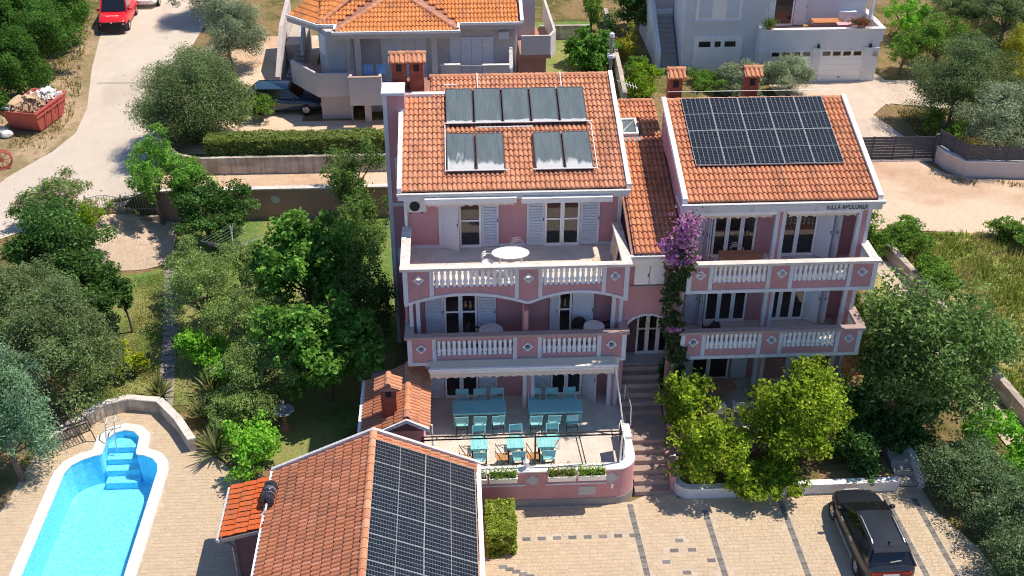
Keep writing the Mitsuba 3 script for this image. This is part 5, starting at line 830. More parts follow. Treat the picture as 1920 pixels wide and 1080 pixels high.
# ------------------------------------------------------------------ vehicles
def loft(rings, cap=True):
    n = len(rings[0]); b = B(); v = np.vstack(rings); f = [[i*n+j, i*n+(j+1) % n, (i+1)*n+(j+1) % n, (i+1)*n+j] for i in range(len(rings)-1) for j in range(n)]
    b.add(v, f)
    for r in (0, len(rings)-1): b.add(np.vstack([rings[r], np.mean(rings[r], 0)[None]]), [[j, (j+1) % n, n] for j in range(n)])
    return b
def car(name, label, cat, tw, st, gh, paint, wheels, wr, rails=False, plate='alu', lower=None, hatch=True):
    """st: body stations (y, z bottom, z top, half width); gh: glasshouse (y back, y front at belt; y back, y front at roof; z belt, z roof, half width belt, roof)"""
    k = thing(name, label, cat)
    rings = []
    for y_, zb, zt, hw in st:
        m_ = zb+(zt-zb)*.55; half = [(hw*.86, zb), (hw*.97, zb+.08), (hw, m_), (hw*.97, zt-.1), (hw*.86, zt-.015), (hw*.45, zt+.012)]
        rings.append(np.array([(x, y_, z) for x, z in half]+[(-x, y_, z) for x, z in half[::-1]]))
    P(k, 'body', loft(rings), paint, smooth=40, tw=tw)
    yb0, yf0, yb1, yf1, zb, zt, hb, ht_ = gh
    C = {s_: (np.array([s_*hb, yb0, zb]), np.array([s_*hb, yf0, zb]), np.array([s_*ht_, yf1, zt]), np.array([s_*ht_, yb1, zt])) for s_ in (-1, 1)}
    def pan(nme, p, m, inset=.06, cuts=None):
        p = np.array(p, float); c_ = p.mean(0); P(k, nme, B().add(np.vstack([c_+(p-c_)*(1-inset)+np.array([0, 0, .004]), ]), [[0, 1, 2, 3]]), m, tw=tw)
    P(k, 'cabin', B().add(np.vstack([C[1], C[-1]]), [[0, 1, 2, 3], [7, 6, 5, 4], [1, 5, 6, 2], [4, 0, 3, 7], [3, 2, 6, 7]]).xf(np.diag([.975, .992, .985]), (0, 0, .005)), paint if lower else 'dark', tw=tw)
    pan('windscreen', [C[1][1], C[-1][1], C[-1][2], C[1][2]], 'pane', .1); pan('rear_window', [C[-1][0], C[1][0], C[1][3], C[-1][3]], 'pane', .1)
    for s_ in (-1, 1):
        a, b_, c_, d_ = C[s_]; n_w = 3 if not lower else 1
        for i in range(n_w):
            t0, t1 = (i/n_w, (i+1)/n_w) if not lower else (.72, 1.0)
            pan('side_window', [a+(b_-a)*t0, a+(b_-a)*t1, d_+(c_-d_)*t1, d_+(c_-d_)*t0], 'pane', .09)
        for p, q_ in ((b_, c_), (a, d_), (d_, c_)): P(k, 'pillar', B().tube([p, q_], .035, 6), paint, tw=tw)
        for t in (() if lower else (1/3, 2/3)): P(k, 'pillar', B().tube([a+(b_-a)*t, d_+(c_-d_)*t], .022, 5), 'dark', tw=tw)
        P(k, 'mirror', B().lathe([(0, -.1), (.09, -.06), (.1, .02), (.06, .08), (0, .09)], 10).xf(np.diag([1.2, .7, 1]), (s_*(hb+.13), yf0-.35, zb+.06)), paint, smooth=40, tw=tw)
        if rails: P(k, 'roof_rail', B().tube([(s_*(ht_-.05), yb1+.1, zt+.03), (s_*(ht_-.05), yb1+.25, zt+.07), (s_*(ht_-.05), yf1-.35, zt+.07), (s_*(ht_-.05), yf1-.2, zt+.03)], .022, 6), 'alu', tw=tw)
        y0_, zb0, zt0, hw0 = st[0]; y9, zb9, zt9, hw9 = st[-1]
        P(k, 'tail_light', bx(*(sorted((s_*hw0*.55, s_*hw0*.97))), y0_-.03, y0_+.06, zt0-.2, zt0-.06), 'lamp_red', tw=tw); P(k, 'headlight', bx(*(sorted((s_*hw9*.5, s_*hw9*.95))), y9-.1, y9+.02, zt9-.2, zt9-.04), 'alu', tw=tw)
        for wy in wheels:
            w = P(k, 'wheel', B().lathe([(wr*.6, -.11), (wr*.95, -.11), (wr, -.07), (wr, .07), (wr*.95, .11), (wr*.6, .11)], 24).xf(np.array([[0, 0, 1], [1, 0, 0], [0, 1, 0.]]), (s_*(st[len(st)//2][3]-.1), wy, wr)), 'rubber', smooth=40, tw=tw)
            b = B().lathe([(0, .06), (wr*.62, .06), (wr*.62, .1), (wr*.55, .1), (wr*.55, .075)], 20)
            for i in range(5): a_ = i*1.2566; b.obox((wr*.3*math.cos(a_), wr*.3*math.sin(a_), .09), (wr*.5, .07, .03), rotz(i*72))
            P(w, 'rim', b.xf(np.array([[0, 0, s_], [1, 0, 0], [0, 1, 0.]]), (s_*(st[len(st)//2][3]-.1), wy, wr)), 'alu', tw=tw)
    roof = []
    for t in np.linspace(0, 1, 7):
        y_ = yb1-.04+(yf1-yb1+.08)*t; roof.append(np.array([(x*ht_*1.01, y_, zt+.0+.06*(1-x*x)*(1-.5*(2*t-1)**2)+dz) for x, dz in [(-1, -.02), (-1, .01), (-.6, .015), (0, .02), (.6, .015), (1, .01), (1, -.02)]]))
    P(k, 'roof', loft(roof), paint, smooth=40, tw=tw)
    y0_, zb0, zt0, hw0 = st[0]; y9, zb9, zt9, hw9 = st[-1]
    P(k, 'licence_plate', bx(-.26, .26, y9, y9+.03, zb9+.12, zb9+.24), 'gloss_white', tw=tw); P(k, 'licence_plate', bx(-.26, .26, y0_-.03, y0_, zb0+.2, zb0+.32), 'gloss_white', tw=tw)
    return k
suv = car('parked_car', 'black estate car with roof rails parked on the paved forecourt', 'car', mat4(rotz(0), (15.38, -5.83, 0)),
    [(-2.05, .44, .88, .66), (-1.96, .3, .98, .79), (-1.4, .24, 1.01, .86), (-.4, .24, 1.0, .87), (.7, .24, .96, .86), (1.1, .24, .90, .85), (1.6, .26, .80, .81), (1.9, .3, .70, .70), (2.05, .36, .56, .54)],
    (-1.96, 1.05, -1.5, .05, .96, 1.43, .78, .57), 'paint_black', (-1.28, 1.3), .33, rails=True)
twS = mat4(rotz(0), (15.38, -5.83, 0))
P(suv, 'rear_spoiler', bx(-.58, .58, -1.80, -1.58, 1.455, 1.485), 'paint_black', tw=twS); P(suv, 'rear_bumper', bx(-.64, .64, -2.10, -2.03, .4, .6), 'rubber', tw=twS); P(suv, 'light_bar', bx(-.62, .62, -2.075, -2.05, .76, .81), 'lamp_red', tw=twS); P(suv, 'wiper', B().bar((-.05, -1.91, 1.12), (.3, -1.88, 1.16), .025), 'alu', tw=twS); P(suv, 'antenna', B().bar((0, -1.4, 1.5), (0, -1.5, 1.6), .03, .05), 'dark', tw=twS)
for s_ in (-1, 1):
    P(suv, 'side_trim', bx(*sorted((s_*.855, s_*.885)), -.9, .9, .34, .40), 'alu', tw=twS)
    for y_ in (-.55, .35): P(suv, 'door_handle', bx(*sorted((s_*.845, s_*.88)), y_-.1, y_+.1, .86, .89), 'alu', tw=twS)
car('parked_car', 'dark blue saloon car parked under the neighbour balcony', 'car', mat4(rotz(-92), (-7.55, 26.1, 2.52)),
    [(-2.2, .35, .85, .7), (-2.1, .25, .92, .82), (-1.2, .22, .94, .86), (0, .22, .92, .87), (1.0, .22, .88, .86), (1.8, .24, .74, .82), (2.15, .3, .62, .68)], (-1.95, 1.1, -1.35, .35, .9, 1.42, .8, .62), 'paint_blue', (-1.35, 1.35), .31)
tv_ = mat4(rotz(184), (-20.55, 42.6, 2.02))
van = car('red_van', 'red delivery van with black bumper parked beside the conifer row', 'van', tv_,
    [(-2.4, .3, 1.1, .9), (-1.5, .26, 1.12, .95), (0, .26, 1.14, .95), (1.0, .26, 1.14, .95), (1.4, .28, 1.12, .93), (2.1, .32, .98, .88), (2.38, .4, .84, .82), (2.45, .5, .74, .78)], (-2.38, 1.35, -2.3, .7, 1.13, 1.9, .88, .76), 'paint_red', (-1.5, 1.55), .33, lower=True)
P(van, 'bumper', B().prism([(-.93, 2.1), (.93, 2.1), (.9, 2.42), (.6, 2.56), (-.6, 2.56), (-.9, 2.42)], .26, .62, 'xy'), 'rubber', smooth=30, tw=tv_); P(van, 'grille', B().prism([(-.85, 2.2), (.85, 2.2), (.84, 2.38), (.6, 2.51), (-.6, 2.51), (-.84, 2.38)], .63, .80, 'xy'), 'dark', tw=tv_); P(van, 'wiper', B().bar((-.5, 1.33, 1.19), (.1, 1.31, 1.21), .02), 'dark', tw=tv_); P(van, 'emblem', B().lathe([(0, 0), (.06, 0), (.06, .015), (0, .02)], 14).xf(np.array([[1, 0, 0], [0, 0, 1.], [0, -1, 0]]), (0, 2.51, .78)), 'alu', tw=tv_)
tx = meshkit.text_mesh('ELEKTRONIK', .12, .006); tx.vertices[:, 0] -= tx.vertices[:, 0].max()/2; tx.vertices[:, 0] *= .85/ (tx.vertices[:, 0].max()*2)
tx.apply_transform(np.array([[-1, 0, 0, 0], [0, -.97, .2, 1.95], [0, .2, .97, 1.045], [0, 0, 0, 1.]])); P(van, 'bonnet_lettering', tx, 'gloss_white', tw=tv_, label='white lettering across the red bonnet')
car('parked_car', 'white car parked partly behind the red van', 'car', mat4(rotz(182), (-19.5, 47.3, 2.0)),
    [(-2.1, .35, .9, .75), (-1.2, .25, .95, .86), (.3, .25, .93, .87), (1.6, .28, .78, .8), (2.0, .34, .6, .66)], (-1.9, 1.0, -1.5, .35, .9, 1.45, .8, .62), 'gloss_white', (-1.3, 1.3), .31)
# ------------------------------------------------------------------ skip, rubbish, cable drum
skp = thing('rubbish_skip', 'faded red open skip heaped with cardboard and white rubble beside the road', 'skip'); RK = rotz(-14); tk = np.array([-21.0, 26.0, 2.0])
def frust(w0, l0, w1, l1, z0, z1): return np.array([[s_*w, t*l, z] for w, l, z in ((w0, l0, z0), (w1, l1, z1)) for s_, t in ((-1, -1), (1, -1), (1, 1), (-1, 1))])
o = frust(.85, 1.15, 1.0, 1.65, .1, 1.3); i_ = frust(.78, 1.08, .94, 1.59, .18, 1.3); b = B()
b.add(np.vstack([o, i_]), [[0, 1, 5, 4], [1, 2, 6, 5], [2, 3, 7, 6], [3, 0, 4, 7], [3, 2, 1, 0], [8, 12, 13, 9], [9, 13, 14, 10], [10, 14, 15, 11], [11, 15, 12, 8], [8, 9, 10, 11], [4, 5, 13, 12], [5, 6, 14, 13], [6, 7, 15, 14], [7, 4, 12, 15]])
P(skp, 'shell', b.xf(RK, tk), 'skip_red')
for z in (1.24, 1.0): P(skp, 'rim', B().bar((-1.0*(.9+.1*z), -1.6*(.75+.19*z), z), (-1.0*(.9+.1*z), 1.6*(.75+.19*z), z), .07).bar((.99*(.9+.1*z), -1.6*(.75+.19*z), z), (.99*(.9+.1*z), 1.6*(.75+.19*z), z), .07).xf(RK, tk), 'skip_red')
for y_ in (-.7, 0, .7): P(skp, 'rib', B().bar((.86, y_, .15), (1.01, y_, 1.25), .07).xf(RK, tk), 'skip_red')
for y_ in (-.5, .5): P(skp, 'lifting_lug', B().tube([(.98, y_, .95), (1.1, y_, .95)], .05, 8).xf(RK, tk), 'black_metal')
r_ = np.random.default_rng(8); b = B(); b2 = B()
for i in range(150):
    x, y_ = r_.uniform(-.85, .85), r_.uniform(-1.45, 1.45); z = 1.1+.35*(1-abs(x))*r_.random()+.12; q_ = trimesh.transformations.euler_matrix(*(r_.random(3)*6))[:3, :3]
    (b if y_ > .1 else b2).obox((x, y_, z), (r_.uniform(.1, .5), r_.uniform(.05, .3), r_.uniform(.02, .1)), q_)
gm = trimesh.creation.icosphere(2, 1.0); single('white_rubble', 'heap of white plaster rubble in the back half of the skip', 'rubble', b.xf(RK, tk), 'gloss_white', kind='stuff'); single('board_scraps', 'heap of brown board scraps in the front half of the skip', 'scraps', b2.xf(RK, tk), 'kraft', kind='stuff')
for i, (x, y_, z, w, l, a, m, lb) in enumerate(((-.55, -.5, 1.5, .7, 1.5, 5, 'kraft', 'large brown cardboard sheet lying on the skip'), (.1, -.2, 1.62, .6, .8, 40, 'kraft', 'bent brown cardboard piece in the middle of the skip'), (.3, .9, 1.6, .7, .6, 70, 'gloss_white', 'white board on the rubble heap'), (-.75, -1.4, 1.45, .35, .45, 20, 'blue_cloth', 'light blue sack on the front corner of the skip'))):
    v = np.array([[(a_-.5)*w, (c_-.5)*l, .06*math.sin(5*a_+3*c_)+.1*(i == 1)*abs(a_-.5)*2] for a_ in np.linspace(0, 1, 6) for c_ in np.linspace(0, 1, 6)]); f = [[r*6+c_, r*6+c_+1, r*6+c_+7, r*6+c_+6] for r in range(5) for c_ in range(5)]
    vb = np.vstack([v, v-[0, 0, .02]]); ff = np.array(f); single(('cardboard', 'cardboard', 'white_board', 'sack')[i], lb, ('cardboard', 'cardboard', 'board', 'sack')[i], B().add(vb, np.vstack([ff, ff[:, ::-1]+36])).xf(RK@rotz(a), tk+RK@np.array([x, y_, z])), m, smooth=True)
for x, y_, l in ((-22.5, 24.7, 'white rubbish bag lying left of the skip'), (-22.1, 24.2, 'pale rubbish sack in front of the skip')):
    m_ = trimesh.creation.icosphere(2, .32); m_.vertices *= 1+.3*(meshkit.noise(m_.vertices*5+x)[:, None]-.5); single('rubbish_bag', l, 'bag', (m_.vertices*[1, 1, .6]+[x, y_, 2.18], m_.faces), 'gloss_white', smooth=True)
dr_ = thing('cable_wheel', 'red metal ring wheel standing at the roadside below the skip', 'wheel'); c_ = np.array([-21.05, 20.3, 2.5]); Rr = rotz(20)
for y_ in (-.1, .1): P(dr_, 'rim', B().tube([(.48*math.cos(t), y_, .48*math.sin(t)) for t in np.linspace(0, 2*math.pi, 25)], .045, 6).xf(Rr, c_), 'skip_red')
P(dr_, 'spokes', B().bar((-.46, 0, 0), (.46, 0, 0), .03).bar((0, 0, -.46), (0, 0, .46), .03).bar((-.33, 0, -.33), (.33, 0, .33), .03).bar((-.33, 0, .33), (.33, 0, -.33), .03).xf(Rr, c_), 'skip_red'); P(dr_, 'hub', B().tube([(0, -.13, 0), (0, .13, 0)], .09, 10).xf(Rr, c_), 'rust')
# ------------------------------------------------------------------ plants
GAIN = 2.45*np.array([.93, 1.03, 1.0])
def leaves(pos, nrm, rg, ln, wd, cols, tint=None, droop=.0):
    n = len(pos); a = rg.normal(size=(n, 3)); t = np.cross(nrm, a); t /= np.linalg.norm(t, axis=1, keepdims=True)+1e-9; t[:, 2] -= droop; s = np.cross(nrm, t); s /= np.linalg.norm(s, axis=1, keepdims=True)+1e-9
    L = (ln*(.6+.8*rg.random(n)))[:, None]; W = (wd*(.6+.8*rg.random(n)))[:, None]; fold = nrm*L*.12
    v = np.stack([pos-t*L/2, pos+s*W/2+fold, pos+t*L/2, pos-s*W/2+fold], 1).reshape(-1, 3); i = np.arange(n)*4
    f = np.vstack([np.c_[i, i+1, i+2], np.c_[i, i+2, i+3]]); c = np.array(cols)[rg.integers(0, len(cols), n)]*GAIN*(.7+.6*rg.random(n))[:, None]
    if tint is not None: c = c*tint
    return v, f, np.repeat(np.clip(c, 0, .9), 4, 0)
K_ = {  # leaf length, width, density, colours, clumps, gap threshold
 'conifer': (.17, .06, 3600, [(.035, .085, .018), (.06, .12, .022), (.028, .065, .015), (.09, .14, .03)], 16, .30),
 'olive': (.13, .05, 4300, [(0.133, 0.148, 0.094), (0.172, 0.187, 0.125), (0.086, 0.105, 0.058), (0.211, 0.226, 0.164)], 17, .34),
 'olivedark': (.13, .045, 4600, [(.085, .115, .045), (.12, .145, .065), (.06, .085, .032), (.15, .17, .09)], 20, .34),
 'tealolive': (.13, .045, 4300, [(.09, .145, .085), (.13, .185, .115), (.06, .10, .055), (.17, .22, .15)], 18, .34),
 'peach': (.17, .06, 1700, [(.09, .17, .028), (.12, .21, .04), (.06, .125, .02), (.16, .25, .06)], 13, .42),
 'oleander': (.18, .05, 1700, [(.075, .125, .03), (.11, .165, .045), (.05, .09, .02), (.36, .22, .2)], 12, .40),
 'citrusdark': (.15, .08, 2900, [(.032, .07, .018), (.05, .095, .024), (.022, .05, .013), (.085, .135, .045)], 15, .38),
 'limeshrub': (.13, .06, 2000, [(0.128, 0.184, 0.016), (0.176, 0.232, 0.024), (0.088, 0.136, 0.012), (0.072, 0.120, 0.016)], 10, .35),
 'thindark': (.13, .06, 2300, [(.05, .085, .022), (.075, .115, .03), (.035, .06, .015), (.11, .15, .05)], 14, .45),
 'fig': (.20, .14, 1600, [(.055, .115, .02), (.08, .15, .028), (.038, .08, .014), (.11, .19, .045)], 17, .40),
 'sparse': (.11, .04, 2900, [(.11, .15, .045), (.15, .185, .065), (.075, .105, .03), (.20, .23, .10)], 16, .45),
 'bright': (.13, .075, 2000, [(.09, .20, .02), (.13, .26, .03), (.06, .135, .015), (.18, .31, .05)], 11, .35),
 'yellow': (.13, .07, 2000, [(0.245, 0.259, 0.014), (0.302, 0.302, 0.022), (0.144, 0.180, 0.014), (0.101, 0.122, 0.022)], 8, .35),
 'yellowred': (.13, .06, 2000, [(0.162, 0.162, 0.017), (0.212, 0.128, 0.025), (0.102, 0.119, 0.017), (0.187, 0.204, 0.025)], 8, .38),
 'magnolia': (.20, .085, 2300, [(.055, .095, .025), (.08, .125, .035), (.04, .07, .018), (.15, .19, .08), (.11, .15, .055)], 30, .38),
 'lemon': (.16, .085, 2200, [(0.128, 0.170, 0.017), (0.170, 0.212, 0.022), (0.085, 0.123, 0.013), (0.230, 0.246, 0.030), (0.055, 0.089, 0.013)], 18, .42),
 'greyshrub': (.10, .05, 3600, [(.07, .105, .05), (.10, .135, .07), (.05, .075, .033), (.14, .17, .10)], 16, .36),
 'shrubg': (.13, .06, 2000, [(.065, .12, .02), (.09, .15, .028), (.045, .085, .015), (.13, .18, .04)], 10, .36)}
def plant(name, label, cat, kind, x, y, z0, hc, rx, rz, seed, group=None, dens=1.0, bare=True):
    rg = np.random.default_rng(seed); ln, wd, dn, cols, nc, gap = K_[kind]; k = thing(name, label, cat, group)
    if kind in ('fig', 'thindark', 'sparse', 'olivedark', 'tealolive', 'citrusdark', 'greyshrub', 'conifer', 'magnolia'): rx *= 1.07; rz *= 1.05
    if name == 'rounded_shrub': dens, gap = 1.9, .16
    n = int(dn*dens*rx*max(rx, rz)*1.35)+350; fine = kind in ('olive', 'olivedark', 'tealolive', 'greyshrub', 'conifer')
    nl = int(nc*.55+2.2*rx)+3; u = rg.normal(size=(nl, 3)); u /= np.linalg.norm(u, axis=1, keepdims=True); u[:, 2] = np.where(u[:, 2] < -.80, -u[:, 2], u[:, 2])
    lc = u*rg.uniform(.30, .80 if not fine else .70, nl)[:, None]; lr = rg.uniform(.24, .42, nl); lc[:2+nl//6] *= 1.15
    if name == 'rounded_shrub': nl = 70; u = rg.normal(size=(nl, 3)); u /= np.linalg.norm(u, axis=1, keepdims=True); lc = u*rg.uniform(.68, .80, nl)[:, None]; lr = rg.uniform(.16, .24, nl)
    if name == 'loquat_tree' and rx > 2: nl = 48; u = rg.normal(size=(nl, 3)); u /= np.linalg.norm(u, axis=1, keepdims=True); lc = u*rg.uniform(.58, .78, nl)[:, None]; lr = rg.uniform(.18, .30, nl)
    ns = 9 if rx > .8 else 5; w = rg.normal(size=(nl, ns, 3)); w[..., 2] += .35; w /= np.linalg.norm(w, axis=2, keepdims=True)
    cc = (lc[:, None]+w*lr[:, None, None]*rg.uniform(.55, 1.15, (nl, ns))[..., None]).reshape(-1, 3); cs = rg.uniform(.07, .19 if not fine else .24, nl*ns)*(1.15 if rx < 1.2 else 1)
    which = rg.choice(nl*ns, n, p=cs**1.6/np.sum(cs**1.6)); d = rg.normal(size=(n, 3)); d[:, 2] += .4; d /= np.linalg.norm(d, axis=1, keepdims=True)
    q_ = cc[which]+d*(cs[which]*(.35+.85*rg.random(n)**.7))[:, None]
    fill = rg.random(n) < (.17 if kind != 'sparse' else .07); lo = rg.integers(0, nl, n); q_[fill] = (lc[lo]*.8+rg.normal(size=(n, 3))*lr[lo][:, None]*.42)[fill]
    stray = rg.random(n) < .02; q_[stray] += (d*rg.random(n)[:, None]*.22)[stray]
    nc = nl*ns; pos = q_*np.array([rx, rx, rz])*1.10; keep = meshkit.noise(pos*2.6+seed*3.1, seed) > gap-.18; pos, d, which = pos[keep], d[keep], which[keep]; pos[:, 2] = np.maximum(pos[:, 2], -hc+.06+.1*rg.random(len(pos)))
    nrm = d*.5+np.array([.12, -.08, .6])+rg.normal(size=pos.shape)*.5; nrm /= np.linalg.norm(nrm, axis=1, keepdims=True)
    tint = rg.uniform(.72, 1.35, nc)[which][:, None]*np.array([1, 1, 1])
    v, f, c = leaves(pos, nrm, rg, ln, wd, cols, tint, .15 if kind in ('lemon', 'peach', 'sparse') else 0)
    o = np.array([x, y, z0+hc]); kk = nm(k+'__crown'); scene[kk] = mikit.ply((v+o, f), 'leaf', color=c)
    b = B(); tr = .035+.035*rx; top = np.array([x+rg.normal()*.1, y+rg.normal()*.1, z0+hc-rz*.25]); base = np.array([x, y, z0-.1])
    b.tube([base, (base+top)/2+rg.normal(size=3)*[.06, .06, 0], top], [tr*1.3, tr, tr*.75], 7)
    for j in range(min(nl, 11)):
        e = o+lc[j]*np.array([rx, rx, rz])*1.1; s_ = base+(top-base)*rg.uniform(.5, 1); b.tube([s_, (s_+e)/2+rg.normal(size=3)*.1*rx*.5, e], [tr*.55, tr*.35, tr*.12], 5)
    P(k, 'trunk', b, 'bark'); return k
